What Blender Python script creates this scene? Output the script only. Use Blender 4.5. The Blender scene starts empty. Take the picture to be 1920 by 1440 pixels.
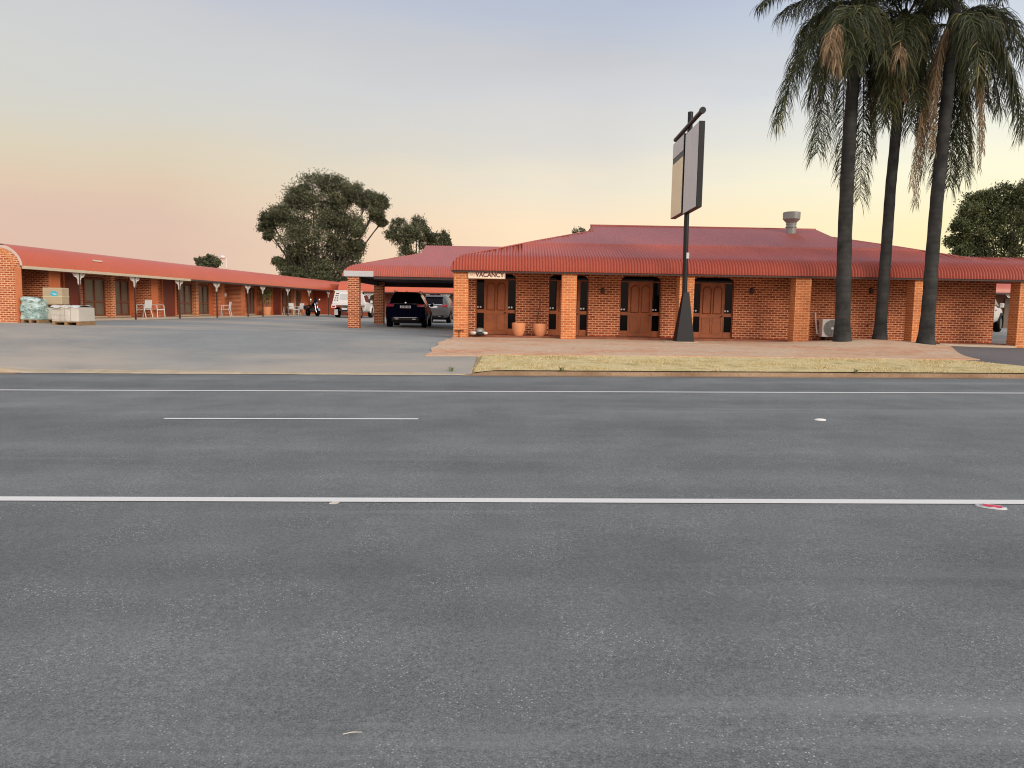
import bpy, bmesh, math, random
from math import sin, cos, tan, pi, radians as R, atan2, hypot, sqrt
from mathutils import Vector, Matrix, Quaternion
random.seed(7)
sc = bpy.context.scene
col = sc.collection
rnd = random.random
def U(a, b): return a + (b - a) * rnd()

# ------------------------------------------------------------------ camera
F = 1400.0; PITCH = R(5.67); ROLL = R(1.0); CAMH = 1.6
fw = Vector((0, cos(PITCH), -sin(PITCH))); rt0 = Vector((1, 0, 0)); up0 = Vector((0, sin(PITCH), cos(PITCH)))
rt = rt0 * cos(ROLL) + up0 * sin(ROLL); up = up0 * cos(ROLL) - rt0 * sin(ROLL)
EYE = Vector((0, 0, CAMH))
cd = bpy.data.cameras.new('camera'); cam = bpy.data.objects.new('camera', cd); col.objects.link(cam)
m = Matrix((rt, up, -fw)).transposed().to_4x4(); m.translation = EYE; cam.matrix_world = m
cd.sensor_width = 36; cd.lens = 36 * F / 1920; cd.clip_start = 0.05; cd.clip_end = 3000
sc.camera = cam

def ray(px, py): return fw + rt * ((px - 960) / F) - up * ((py - 720) / F)
def P(px, py, Y):
    d = ray(px, py); return EYE + d * (Y / d.y)
def PZ(px, py, z):
    d = ray(px, py); return EYE + d * ((z - CAMH) / d.z)
def X_(px, Y, py=600): return P(px, py, Y).x
def Z_(px, py, Y): return P(px, py, Y).z

# ------------------------------------------------------------------ ground heights
def cl(t, a=0.0, b=1.0): return max(a, min(b, t))
def sst(t): t = cl(t); return t * t * (3 - 2 * t)
def lerp(a, b, t): return a + (b - a) * t
SL = 0.0122
KY = 18.25
def zroad(x): return SL * cl(x, -30, 30)
def zfloor(x, y):
    z = 0.57 + 0.18 * cl((-3 - x) / 15) + 0.0045 * cl(y - 27, 0, 40)
    z += 0.36 * sst((y - 28) / 7) * sst((x - 15) / 3.5)
    return z
def kerbk(x): return 0.02 + 0.085 * sst((x + 1.3) / 1.0) * (1 - sst((x - 14.0) / .9)) + 0.085 * (1 - sst((x + 12.7) / .8))
def mound(x, y): return 0.20 * math.exp(-((x - 12.4) / 2.3) ** 2 - ((y - 25.6) / 1.6) ** 2)
def g(x, y):
    if y <= KY: return zroad(x)
    t = cl((y - KY) / (24.3 - KY))
    return lerp(zroad(x) + kerbk(x), zfloor(x, y), t) + (mound(x, y) if y < 30 else 0)
def PG(px, py, off=0.0):
    d = ray(px, py); t0 = 1.0
    for i in range(4000):
        p = EYE + d * t0
        if p.z <= g(p.x, p.y) + off: break
        t0 += 0.05
    a, b = t0 - 0.05, t0
    for i in range(24):
        c = (a + b) / 2; p = EYE + d * c
        if p.z <= g(p.x, p.y) + off: b = c
        else: a = c
    return EYE + d * b

# ------------------------------------------------------------------ materials
def s2l(c):
    def f(v):
        v /= 255.0
        return v / 12.92 if v <= 0.04045 else ((v + 0.055) / 1.055) ** 2.4
    return (f(c[0]), f(c[1]), f(c[2]), 1)
class NT:
    def __init__(s, name):
        s.m = bpy.data.materials.new(name); s.m.use_nodes = True
        s.t = s.m.node_tree; s.b = s.t.nodes['Principled BSDF']
    def n(s, typ, **kw):
        nd = s.t.nodes.new(typ)
        for k, v in kw.items():
            if k.startswith('i_'): nd.inputs[k[2:].replace('_', ' ')].default_value = v
            else: setattr(nd, k, v)
        return nd
    def l(s, a, b): s.t.links.new(a, b)
    def ramp(s, fac, stops):
        r = s.n('ShaderNodeValToRGB'); e = r.color_ramp.elements
        while len(e) > 1: e.remove(e[-1])
        e[0].position, e[0].color = stops[0][0], stops[0][1]
        for p, c in stops[1:]:
            q = e.new(p); q.color = c
        s.l(fac, r.inputs[0]); return r.outputs[0]
    def mix(s, fac, a, b, mode='MIX'):
        x = s.n('ShaderNodeMix', data_type='RGBA', blend_type=mode)
        for inp, v in ((x.inputs[0], fac), (x.inputs[6], a), (x.inputs[7], b)):
            if hasattr(v, 'node'): s.l(v, inp)
            else: inp.default_value = v
        return x.outputs[2]
    def noise(s, vec, scale, detail=4, rough=.55):
        x = s.n('ShaderNodeTexNoise'); x.inputs['Scale'].default_value = scale; x.inputs['Detail'].default_value = detail
        x.inputs['Roughness'].default_value = rough
        if vec is not None: s.l(vec, x.inputs['Vector'])
        return x.outputs[0]
    def coord(s, which='Object', scale=None):
        o = s.n('ShaderNodeTexCoord').outputs[which]
        if scale:
            mp = s.n('ShaderNodeMapping'); mp.inputs['Scale'].default_value = scale; s.l(o, mp.inputs[0]); o = mp.outputs[0]
        return o
    def bump(s, h, strength, dist=.01):
        b = s.n('ShaderNodeBump'); b.inputs['Strength'].default_value = strength; b.inputs['Distance'].default_value = dist
        s.l(h, b.inputs['Height']); s.l(b.outputs[0], s.b.inputs['Normal'])
    def done(s, color=None, rough=.6, metal=0, spec=.5):
        if color is not None:
            if hasattr(color, 'node'): s.l(color, s.b.inputs['Base Color'])
            else: s.b.inputs['Base Color'].default_value = color
        if hasattr(rough, 'node'): s.l(rough, s.b.inputs['Roughness'])
        else: s.b.inputs['Roughness'].default_value = rough
        s.b.inputs['Metallic'].default_value = metal
        s.b.inputs['Specular IOR Level'].default_value = spec
        return s.m
def g4(v): return (v, v, v, 1)
def sc4(c, k): return (c[0] * k, c[1] * k, c[2] * k, 1)
def plain(name, c, rough=.6, var=.18, scale=3, metal=0, spec=.5, bump=0, bscale=60):
    n = NT(name); v = n.coord()
    f = n.noise(v, scale, 5)
    f2 = n.noise(v, scale * 9, 3)
    fm = n.n('ShaderNodeMath', operation='MULTIPLY_ADD'); n.l(f2, fm.inputs[0]); fm.inputs[1].default_value = .35; n.l(f, fm.inputs[2])
    c = c if len(c) == 4 else (*c, 1)
    cr = n.ramp(fm.outputs[0], [(.35, sc4(c, 1 - var)), (.95, sc4(c, 1 + var))])
    if bump: n.bump(n.noise(v, bscale, 3), bump, .01)
    return n.done(cr, rough, metal, spec)

def brick_mat(name, c1, c2, mortar, msize=.011, contrast=1.0):
    n = NT(name); uv = n.coord('UV')
    # slight wobble so that the courses are not ruler straight
    b = n.n('ShaderNodeTexBrick'); b.offset = .5; b.squash = 1
    b.inputs['Scale'].default_value = 1; b.inputs['Brick Width'].default_value = .24; b.inputs['Row Height'].default_value = .086
    b.inputs['Mortar Size'].default_value = msize; b.inputs['Mortar Smooth'].default_value = .15; b.inputs['Bias'].default_value = -.1
    b.inputs['Color1'].default_value = c1; b.inputs['Color2'].default_value = c2; b.inputs['Mortar'].default_value = mortar
    n.l(uv, b.inputs['Vector'])
    big = n.noise(uv, 1.1, 4); c = n.mix(.55, b.outputs['Color'], n.ramp(big, [(.3, (.74, .72, .70, 1)), (.7, (1.22, 1.2, 1.15, 1))]), 'MULTIPLY')
    fine = n.noise(uv, 45, 3); c = n.mix(.5, c, n.ramp(fine, [(.25, (.72, .72, .72, 1)), (.75, (1.25, 1.25, 1.25, 1))]), 'MULTIPLY')
    h = n.n('ShaderNodeMath', operation='SUBTRACT'); h.inputs[0].default_value = 1; n.l(b.outputs['Fac'], h.inputs[1])
    n.bump(h.outputs[0], .5, .006)
    return n.done(c, .85, 0, .25)

M = {}
M['brick'] = brick_mat('brick_wall', s2l((132, 56, 31)), s2l((186, 98, 60)), s2l((220, 170, 132)), .0145)
M['brick_pillar'] = brick_mat('brick_pillar', s2l((194, 110, 64)), s2l((216, 134, 84)), s2l((230, 176, 128)), .011)
M['brick_end'] = brick_mat('brick_end', s2l((164, 76, 44)), s2l((204, 112, 68)), s2l((236, 188, 146)), .016)
M['timber'] = plain('stained_timber', s2l((152, 83, 40)), .5, .25, 4)
M['timber_dark'] = plain('dark_timber', s2l((120, 66, 42)), .5, .2, 4)
M['door_red'] = plain('red_brown_door', s2l((122, 48, 28)), .55, .15, 3)
M['panel_orange'] = plain('orange_render', s2l((200, 108, 62)), .7, .12, 2)
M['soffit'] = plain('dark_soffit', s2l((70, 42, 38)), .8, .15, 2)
M['fascia'] = plain('fascia_brown', s2l((70, 50, 46)), .6, .15, 3)
M['gutter'] = plain('cream_gutter', s2l((205, 188, 160)), .5, .08, 3)
M['white'] = plain('white_paint', s2l((232, 226, 218)), .5, .06, 3)
M['whitemetal'] = plain('white_enamel', s2l((222, 220, 214)), .35, .06, 3)
M['post'] = plain('dark_post', s2l((78, 52, 44)), .5, .12, 3)
M['curtain'] = plain('curtained_glass', s2l((112, 99, 84)), .25, .2, 1.2, spec=.5)
M['glass'] = plain('dark_glass', s2l((12, 12, 15)), .08, .2, 1, spec=.12)
M['blackmetal'] = plain('black_paint', s2l((22, 22, 24)), .42, .25, 4, spec=.35)
M['signgrey'] = plain('sign_face_grey', s2l((196, 197, 195)), .45, .08, 1.6)
M['signcream'] = plain('sign_face_cream', s2l((234, 222, 180)), .5, .08, 1.4)
M['steel'] = plain('galvanised_steel', s2l((148, 151, 147)), .5, .2, 4, metal=.3)
M['terracotta'] = plain('terracotta', s2l((222, 150, 104)), .8, .12, 4, bump=.15)
M['rubber'] = plain('tyre_rubber', s2l((24, 24, 25)), .9, .2, 8, spec=.05)
M['darkpl'] = plain('black_plastic', s2l((24, 24, 26)), .6, .2, 6)
M['rim'] = plain('wheel_rim', s2l((120, 122, 126)), .35, .15, 6, metal=.7)
M['chrome'] = plain('chrome_trim', s2l((205, 205, 208)), .18, .05, 6, metal=.9)
M['tail'] = plain('tail_lamp', s2l((170, 36, 46)), .2, .2, 9, spec=.7)
M['plate'] = plain('number_plate', s2l((225, 222, 228)), .4, .03, 9)
M['ink'] = plain('plate_ink', s2l((40, 40, 70)), .5, .05, 9)
M['navy'] = plain('navy_car_paint', s2l((8, 10, 32)), .22, .1, 2, spec=.04)
M['navy'].node_tree.nodes['Principled BSDF'].inputs['IOR'].default_value = 1.25
M['silver'] = plain('silver_car_paint', s2l((98, 97, 94)), .35, .1, 2, metal=.2)
M['whitecar'] = plain('white_car_paint', s2l((228, 226, 220)), .3, .05, 2)
M['cardboard'] = plain('wrapped_carton', s2l((184, 164, 132)), .6, .1, 2)
M['wrap'] = plain('stretch_wrap', s2l((204, 198, 184)), .4, .1, 2.5)
M['edge'] = plain('lit_orange_edge', s2l((216, 130, 84)), .8, .1, 5)  # light on the end wall's side is put into this paler colour
M['sanddirt'] = plain('sand_in_gutter', s2l((180, 164, 138)), .95, .22, 2.5, spec=.15, bump=.3)
M['red_render'] = plain('red_brown_render', s2l((158, 74, 48)), .75, .14, 2)
M['woodpallet'] = plain('pallet_timber', s2l((150, 118, 82)), .85, .25, 7)
M['teal'] = plain('teal_sticker', s2l((70, 178, 196)), .45, .06, 5)
M['ivory'] = plain('sign_ivory', s2l((244, 226, 200)), .5, .05, 4)
M['maroon'] = plain('sign_maroon', s2l((110, 34, 28)), .5, .08, 6)
M['faded'] = plain('sign_faded_red', s2l((214, 170, 140)), .5, .06, 6)
M['concrete'] = plain('pale_concrete', s2l((190, 170, 145)), .9, .14, 3, bump=.2)
M['pinkred'] = plain('crushed_red_plastic', s2l((206, 50, 80)), .4, .2, 12)
M['greenleaf'] = plain('pot_plant_leaf', s2l((96, 106, 54)), .6, .3, 6)
M['bark'] = plain('gum_bark', s2l((70, 64, 56)), .9, .3, 2, bump=.3, bscale=12)

def roof_mat(name, c, var=.12):
    n = NT(name); v = n.coord()
    sheets = n.n('ShaderNodeMapping'); sheets.inputs['Scale'].default_value = (.9, .25, .25); n.l(v, sheets.inputs[0])
    f = n.noise(sheets.outputs[0], 1.3, 5); c = n.ramp(f, [(.3, sc4(c, 1 - var)), (.7, sc4(c, 1 + var))])
    f2 = n.noise(v, 14, 4); c = n.mix(.35, c, n.ramp(f2, [(.3, g4(.8)), (.7, g4(1.18))]), 'MULTIPLY')
    return n.done(c, .42, 0, .6)
M['roof'] = roof_mat('red_roof_sheet', s2l((182, 95, 76)), .06)
M['roof_wing'] = roof_mat('orange_red_roof_sheet', s2l((200, 96, 62)), .05)

def asphalt(name, base, speck, stretch, sand=None, track=.22, bump=.5, big=.35):
    n = NT(name); v = n.coord()
    st = n.n('ShaderNodeMapping'); st.inputs['Scale'].default_value = stretch; n.l(v, st.inputs[0])
    c = n.ramp(n.noise(st.outputs[0], 1.0, 5, .6), [(.3, sc4(base, 1 - track)), (.7, sc4(base, 1 + track))])
    c = n.mix(1, c, n.ramp(n.noise(v, .75, 7, .66), [(.3, g4(1 - big)), (.72, g4(1 + big * .8))]), 'MULTIPLY')
    c = n.mix(1, c, n.ramp(n.noise(v, 130, 3, .7), [(.28, g4(.34)), (.5, g4(.98)), (.72, g4(1.6))]), 'MULTIPLY')
    c = n.mix(1, c, n.ramp(n.noise(v, 38, 3, .7), [(.28, g4(.72)), (.5, g4(1)), (.72, g4(1.28))]), 'MULTIPLY')
    vo = n.n('ShaderNodeTexVoronoi'); vo.inputs['Scale'].default_value = 95; n.l(v, vo.inputs['Vector'])
    pick = n.n('ShaderNodeSeparateColor'); n.l(vo.outputs['Color'], pick.inputs[0])
    a = n.n('ShaderNodeMath', operation='GREATER_THAN'); n.l(pick.outputs[0], a.inputs[0]); a.inputs[1].default_value = .90
    d = n.n('ShaderNodeMath', operation='LESS_THAN'); n.l(vo.outputs['Distance'], d.inputs[0]); d.inputs[1].default_value = .38
    e = n.n('ShaderNodeMath', operation='MULTIPLY'); n.l(a.outputs[0], e.inputs[0]); n.l(d.outputs[0], e.inputs[1])
    e2 = n.n('ShaderNodeMath', operation='MULTIPLY'); n.l(e.outputs[0], e2.inputs[0])
    n.l(n.ramp(n.noise(v, 1.6, 4), [(.42, g4(0)), (.62, g4(.9))]), e2.inputs[1])
    c = n.mix(e2.outputs[0], c, speck)
    if sand:
        for (scol, lo, hi, stx, nz) in sand:
            mp = n.n('ShaderNodeMapping'); mp.inputs['Scale'].default_value = stx; mp.inputs['Location'].default_value = (nz, nz * .7, 0); n.l(v, mp.inputs[0])
            c = n.mix(n.ramp(n.noise(mp.outputs[0], 1, 6, .6), [(lo, g4(0)), (hi, g4(.85))]), c, scol)
    n.bump(n.noise(v, 150, 3, .75), bump, .006)
    return n, c
n, c = asphalt('road_asphalt', s2l((115.5, 117.3, 112.4)), s2l((205, 203, 196)), (.035, .55, 1), [(s2l((146, 148, 145)), .60, .72, (.04, .9, 1), 3.1)], .2, .6, .22)
sp_ = n.n('ShaderNodeSeparateXYZ'); n.l(n.coord(), sp_.inputs[0])
yw = n.n('ShaderNodeMath', operation='MULTIPLY_ADD'); n.l(n.noise(n.coord('Object', (.5, .5, 1)), 1.0, 4), yw.inputs[0]); yw.inputs[1].default_value = .7; n.l(sp_.outputs[1], yw.inputs[2])
bnd = n.ramp(yw.outputs[0], [(0, g4(1)), (1, g4(1))])
mrn = n.n('ShaderNodeMapRange'); mrn.inputs['From Min'].default_value = 3.9; mrn.inputs['From Max'].default_value = 6.1; n.l(yw.outputs[0], mrn.inputs['Value'])
c = n.mix(1, c, n.ramp(mrn.outputs[0], [(0, g4(1.0)), (.24, g4(1.02)), (.36, g4(.84)), (.5, g4(.90)), (.75, g4(1.0))]), 'MULTIPLY')   # worn wheel track in the near lane
M['road'] = n.done(c, .72, 0, .4)
n, c = asphalt('car_park_asphalt', s2l((142, 143, 137)), s2l((200, 196, 186)), (.06, .25, 1),
               [(s2l((188, 172, 150)), .47, .74, (.10, .22, 1), 7.7), (s2l((112, 110, 105)), .60, .76, (.07, .40, 1), 1.3)], .10, .4, .12)
sep = n.n('ShaderNodeSeparateXYZ'); n.l(n.coord(), sep.inputs[0])
edge = n.n('ShaderNodeMapRange'); edge.inputs['From Min'].default_value = 19.4; edge.inputs['From Max'].default_value = 18.3; n.l(sep.outputs[1], edge.inputs['Value'])
en = n.n('ShaderNodeMath', operation='MULTIPLY'); n.l(edge.outputs[0], en.inputs[0]); n.l(n.ramp(n.noise(n.coord('Object', (.5, 1.6, 1)), 1.4, 5), [(.35, g4(.1)), (.6, g4(1))]), en.inputs[1])
c = n.mix(en.outputs[0], c, s2l((174, 164, 146)))
M['carpark'] = n.done(c, .8, 0, .3)
n, c = asphalt('side_driveway_asphalt', s2l((112, 106, 102)), s2l((180, 176, 170)), (.1, .3, 1), None, .1, .4, .12)
M['sidedrive'] = n.done(c, .8, 0, .3)
n = NT('line_paint'); v = n.coord()
c = n.ramp(n.noise(v, 40, 5, .7), [(.2, s2l((150, 150, 146))), (.36, s2l((226, 222, 212))), (.8, s2l((238, 234, 226)))])
n.bump(n.noise(v, 150, 3), .3, .004); M['line'] = n.done(c, .6)
n = NT('worn_line_paint'); v = n.coord()
c = n.ramp(n.noise(v, 25, 5, .7), [(.3, s2l((130, 131, 130))), (.55, s2l((226, 224, 218)))])
M['wornline'] = n.done(c, .6)
n = NT('dry_earth'); v = n.coord()
c = n.ramp(n.noise(v, .35, 6, .6), [(.3, s2l((150, 128, 96))), (.7, s2l((182, 160, 120)))])
c = n.mix(.6, c, n.ramp(n.noise(v, 22, 4), [(.3, g4(.75)), (.7, g4(1.2))]), 'MULTIPLY'); n.bump(n.noise(v, 30, 4), .4, .02)
M['earth'] = n.done(c, .95, 0, .2)
n = NT('dry_lawn'); v = n.coord()
c = n.ramp(n.noise(v, 1.7, 6, .65), [(.28, s2l((140, 134, 84))), (.42, s2l((200, 180, 126))), (.56, s2l((220, 200, 150))), (.64, s2l((196, 184, 124))), (.70, s2l((200, 168, 122))), (.78, s2l((176, 136, 100)))])
c = n.mix(.8, c, n.ramp(n.noise(n.coord('Object', (1, 3, 1)), 14, 5, .7), [(.28, g4(.62)), (.72, g4(1.25))]), 'MULTIPLY'); n.bump(n.noise(v, 60, 4), .6, .02)
M['lawn'] = n.done(c, .95, 0, .15)
n = NT('grass_blades'); gi = n.n('ShaderNodeNewGeometry')
c = n.ramp(gi.outputs['Random Per Island'], [(0, s2l((122, 118, 70))), (.2, s2l((186, 166, 114))), (.6, s2l((216, 194, 146))), (1, s2l((230, 216, 174)))])
M['blade'] = n.done(c, .9, 0, .15)
n = NT('brick_paving'); v = n.coord(); uv = v
b = n.n('ShaderNodeTexBrick'); b.inputs['Scale'].default_value = 1; b.inputs['Brick Width'].default_value = .23; b.inputs['Row Height'].default_value = .115
b.inputs['Mortar Size'].default_value = .006; b.inputs['Color1'].default_value = s2l((194, 142, 108)); b.inputs['Color2'].default_value = s2l((214, 168, 134)); b.inputs['Mortar'].default_value = s2l((186, 152, 120))
n.l(v, b.inputs['Vector'])
c = n.mix(n.ramp(n.noise(n.coord('Object', (.35, .9, 1)), 1, 6, .6), [(.38, g4(0)), (.56, g4(.9))]), b.outputs['Color'], s2l((204, 178, 148)))
c = n.mix(.6, c, n.ramp(n.noise(v, 7, 5), [(.3, g4(.78)), (.7, g4(1.15))]), 'MULTIPLY'); n.bump(n.noise(v, 25, 4), .3, .01)
M['paving'] = n.done(c, .9, 0, .2)
n = NT('porch_tiles'); M['porch'] = n.done(n.ramp(n.noise(n.coord(), 3, 5), [(.3, s2l((126, 72, 48))), (.7, s2l((160, 96, 66)))]), .7)
n = NT('kerb_concrete'); v = n.coord()
c = n.ramp(n.noise(v, .8, 6), [(.3, s2l((138, 110, 84))), (.7, s2l((172, 146, 116)))])
c = n.mix(.7, c, n.ramp(n.noise(v, 18, 5), [(.3, g4(.7)), (.7, g4(1.2))]), 'MULTIPLY'); n.bump(n.noise(v, 30, 4), .4, .01)
M['kerb'] = n.done(c, .9, 0, .2)
n = NT('palm_bark'); v = n.coord()
w = n.n('ShaderNodeTexWave', wave_type='BANDS', bands_direction='Z'); w.inputs['Scale'].default_value = 1.7; w.inputs['Distortion'].default_value = 1.6; w.inputs['Detail'].default_value = 3; n.l(v, w.inputs['Vector'])
c = n.ramp(n.noise(v, 2.2, 6), [(.3, s2l((40, 41, 40))), (.7, s2l((72, 72, 69)))])
c = n.mix(.25, c, n.ramp(w.outputs[0], [(0, g4(.6)), (.25, g4(1)), (1, g4(1.1))]), 'MULTIPLY'); n.bump(w.outputs[0], .18, .02)
M['palmbark'] = n.done(c, .9, 0, .2)
def leaf(name, stops, rough=.55):
    n = NT(name); gi = n.n('ShaderNodeNewGeometry')
    c = n.ramp(gi.outputs['Random Per Island'], stops)
    c = n.mix(.85, c, n.ramp(n.noise(n.coord(), .45, 4), [(.32, g4(.5)), (.68, g4(1.45))]), 'MULTIPLY')
    m = n.done(c, rough, 0, .3)
    return m
M['palmleaf'] = leaf('palm_leaflets', [(0, s2l((34, 40, 26))), (.6, s2l((62, 70, 40))), (.9, s2l((92, 94, 56))), (1, s2l((132, 116, 74)))])
M['palmdry'] = leaf('dead_palm_leaflets', [(0, s2l((100, 80, 60))), (.6, s2l((146, 122, 92))), (1, s2l((178, 156, 122)))], .85)
M['gum'] = leaf('gum_leaves', [(0, s2l((58, 64, 46))), (.6, s2l((90, 95, 68))), (1, s2l((122, 122, 92)))], .75)
M['gum2'] = leaf('broad_leaves', [(0, s2l((50, 56, 36))), (.6, s2l((80, 88, 52))), (1, s2l((112, 112, 72)))], .7)
n = NT('wrapped_bags'); v = n.coord()
c = n.ramp(n.noise(n.coord('Object', (1, 1, 2.2)), 3.5, 6, .6), [(.32, s2l((104, 132, 126))), (.5, s2l((168, 192, 184))), (.66, s2l((206, 220, 212)))])
c = n.mix(n.ramp(n.noise(n.coord('Object', (5, 5, 11)), 1.5, 3), [(.56, g4(0)), (.62, g4(.8))]), c, s2l((60, 108, 104)))
n.bump(n.noise(v, 6, 5), .6, .04); M['bagwrap'] = n.done(c, .35)
n = NT('block_stack'); b = n.n('ShaderNodeTexBrick'); n.l(n.coord('UV'), b.inputs['Vector'])
b.inputs['Scale'].default_value = 1; b.inputs['Brick Width'].default_value = .6; b.inputs['Row Height'].default_value = .19; b.inputs['Mortar Size'].default_value = .006
b.offset = 0.0
b.inputs['Color1'].default_value = s2l((186, 178, 162)); b.inputs['Color2'].default_value = s2l((202, 196, 182)); b.inputs['Mortar'].default_value = s2l((112, 96, 80))
c = n.mix(n.ramp(n.noise(n.coord(), 2.4, 5), [(.5, g4(0)), (.7, g4(.7))]), b.outputs['Color'], s2l((222, 214, 200)))
M['blocks'] = n.done(c, .55)

# ------------------------------------------------------------------ mesh builder
class MB:
    def __init__(s): s.v = []; s.f = []
    def add(s, vs, fs):
        o = len(s.v); s.v += [Vector(v) for v in vs]; s.f += [tuple(i + o for i in f) for f in fs]; return s
    def box(s, x0, x1, y0, y1, z0, z1):
        return s.add([(x0, y0, z0), (x1, y0, z0), (x1, y1, z0), (x0, y1, z0), (x0, y0, z1), (x1, y0, z1), (x1, y1, z1), (x0, y1, z1)],
                     [(0, 3, 2, 1), (4, 5, 6, 7), (0, 1, 5, 4), (1, 2, 6, 5), (2, 3, 7, 6), (3, 0, 4, 7)])
    def hexa(s, p): return s.add(p, [(0, 3, 2, 1), (4, 5, 6, 7), (0, 1, 5, 4), (1, 2, 6, 5), (2, 3, 7, 6), (3, 0, 4, 7)])
    def quad(s, a, b, c, d): return s.add([a, b, c, d], [(0, 1, 2, 3)])
    def tube(s, pts, rad, n=8, caps=True):
        pts = [Vector(p) for p in pts]; N = len(pts)
        if not hasattr(rad, '__len__'): rad = [rad] * N
        vs = []; prev = None
        for i, p in enumerate(pts):
            t = (pts[min(i + 1, N - 1)] - pts[max(i - 1, 0)]).normalized()
            a = prev if prev else (Vector((1, 0, 0)) if abs(t.x) < .9 else Vector((0, 1, 0)))
            a = (a - t * a.dot(t)).normalized(); b = t.cross(a); prev = a
            for k in range(n):
                q = 2 * pi * k / n; vs.append(p + (a * cos(q) + b * sin(q)) * rad[i])
        fs = [(i * n + k, i * n + (k + 1) % n, (i + 1) * n + (k + 1) % n, (i + 1) * n + k) for i in range(N - 1) for k in range(n)]
        if caps: fs += [tuple(range(n - 1, -1, -1)), tuple((N - 1) * n + k for k in range(n))]
        return s.add(vs, fs)
    def prism(s, poly, fn, a, b):
        n = len(poly); vs = [fn(p, a) for p in poly] + [fn(p, b) for p in poly]
        fs = [tuple(range(n - 1, -1, -1)), tuple(range(n, 2 * n))] + [(i, (i + 1) % n, n + (i + 1) % n, n + i) for i in range(n)]
        return s.add(vs, fs)
    def lathe(s, prof, c=(0, 0, 0), n=20, axis='z'):
        vs = []
        for r, h in prof:
            for k in range(n):
                q = 2 * pi * k / n
                if axis == 'z': p = (r * cos(q), r * sin(q), h)
                elif axis == 'x': p = (h, r * cos(q), r * sin(q))
                else: p = (r * cos(q), h, -r * sin(q))
                vs.append((p[0] + c[0], p[1] + c[1], p[2] + c[2]))
        N = len(prof)
        fs = [(i * n + k, i * n + (k + 1) % n, (i + 1) * n + (k + 1) % n, (i + 1) * n + k) for i in range(N - 1) for k in range(n)]
        fs += [tuple(range(n - 1, -1, -1)), tuple((N - 1) * n + k for k in range(n))]
        return s.add(vs, fs)
    def grid(s, rows):
        n = len(rows[0]); vs = [p for r in rows for p in r]
        return s.add(vs, [(i * n + k, i * n + k + 1, (i + 1) * n + k + 1, (i + 1) * n + k) for i in range(len(rows) - 1) for k in range(n - 1)])
    def build(s, name, mat, parent=None, at=None, smooth=None, bevel=0, seg=2):
        if at is not None: off = Vector(at)
        elif parent is not None and '_o' in parent: off = Vector(list(parent['_o']))
        else: off = Vector((0, 0, 0))
        me = bpy.data.meshes.new(name)
        me.from_pydata([v - off for v in s.v], [], s.f)
        uvl = me.uv_layers.new(name='UVMap')
        vv = me.vertices
        uvs = []
        for p in me.polygons:
            nx, ny, nz = abs(p.normal.x), abs(p.normal.y), abs(p.normal.z)
            for vi in p.vertices:
                c = vv[vi].co
                if nz > nx and nz > ny: uvs += [c.x, c.y]
                elif nx > ny: uvs += [c.y, c.z]
                else: uvs += [c.x, c.z]
        uvl.data.foreach_set('uv', uvs)
        me.materials.append(mat if not isinstance(mat, str) else M[mat])
        if smooth is not None:
            me.polygons.foreach_set('use_smooth', [True] * len(me.polygons))
            if smooth < 180:
                bm = bmesh.new(); bm.from_mesh(me)
                for e in bm.edges:
                    if len(e.link_faces) == 2 and e.calc_face_angle(0) > R(smooth): e.smooth = False
                bm.to_mesh(me); bm.free()
        o = bpy.data.objects.new(name, me); col.objects.link(o)
        if at is not None: o.location = at
        if parent is not None:
            o.parent = parent
            if '_o' in parent: o['_o'] = list(off)
        if bevel:
            md = o.modifiers.new('bevel', 'BEVEL'); md.width = bevel; md.segments = seg; md.limit_method = 'ANGLE'
        return o
def thing(name, label, cat, loc=(0, 0, 0), rz=0, group=None, world=True):
    o = bpy.data.objects.new(name, None); col.objects.link(o); o.empty_display_size = .3
    o.location = loc; o.rotation_euler = (0, 0, rz); o['label'] = label; o['category'] = cat
    if group: o['group'] = group
    if world: o['_o'] = list(loc)      # parts are given in world metres and moved to the base
    return o
def tag(o, label, cat, group=None):
    o['label'] = label; o['category'] = cat
    if group: o['group'] = group
    return o
def struct(o, kind='structure'): o['kind'] = kind; return o
def copy_tree(o, parent=None):
    c = o.copy(); col.objects.link(c)
    if parent is not None: c.parent = parent
    for ch in list(o.children): copy_tree(ch, c)
    return c
def text_mesh(s, size, depth=.004):
    cu = bpy.data.curves.new('lettering', 'FONT'); cu.body = s; cu.size = size; cu.extrude = depth; cu.offset = size * .028; cu.align_x = 'CENTER'; cu.align_y = 'CENTER'
    o = bpy.data.objects.new('lettering', cu); col.objects.link(o)
    bpy.context.view_layer.update()
    me = bpy.data.meshes.new_from_object(o.evaluated_get(bpy.context.evaluated_depsgraph_get()))
    bpy.data.objects.remove(o); return me
def lettering(name, s, size, mat, parent, loc, rot=(pi / 2, 0, 0), sx=1.0, depth=.004):
    me = text_mesh(s, size, depth); me.name = name; me.materials.clear(); me.materials.append(M[mat])
    o = bpy.data.objects.new(name, me); col.objects.link(o)
    o.parent = parent; off = Vector(list(parent['_o'])) if parent is not None and '_o' in parent else Vector((0, 0, 0))
    o.location = Vector(loc) - off; o.rotation_euler = rot; o.scale = (sx, 1, 1); return o
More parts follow.
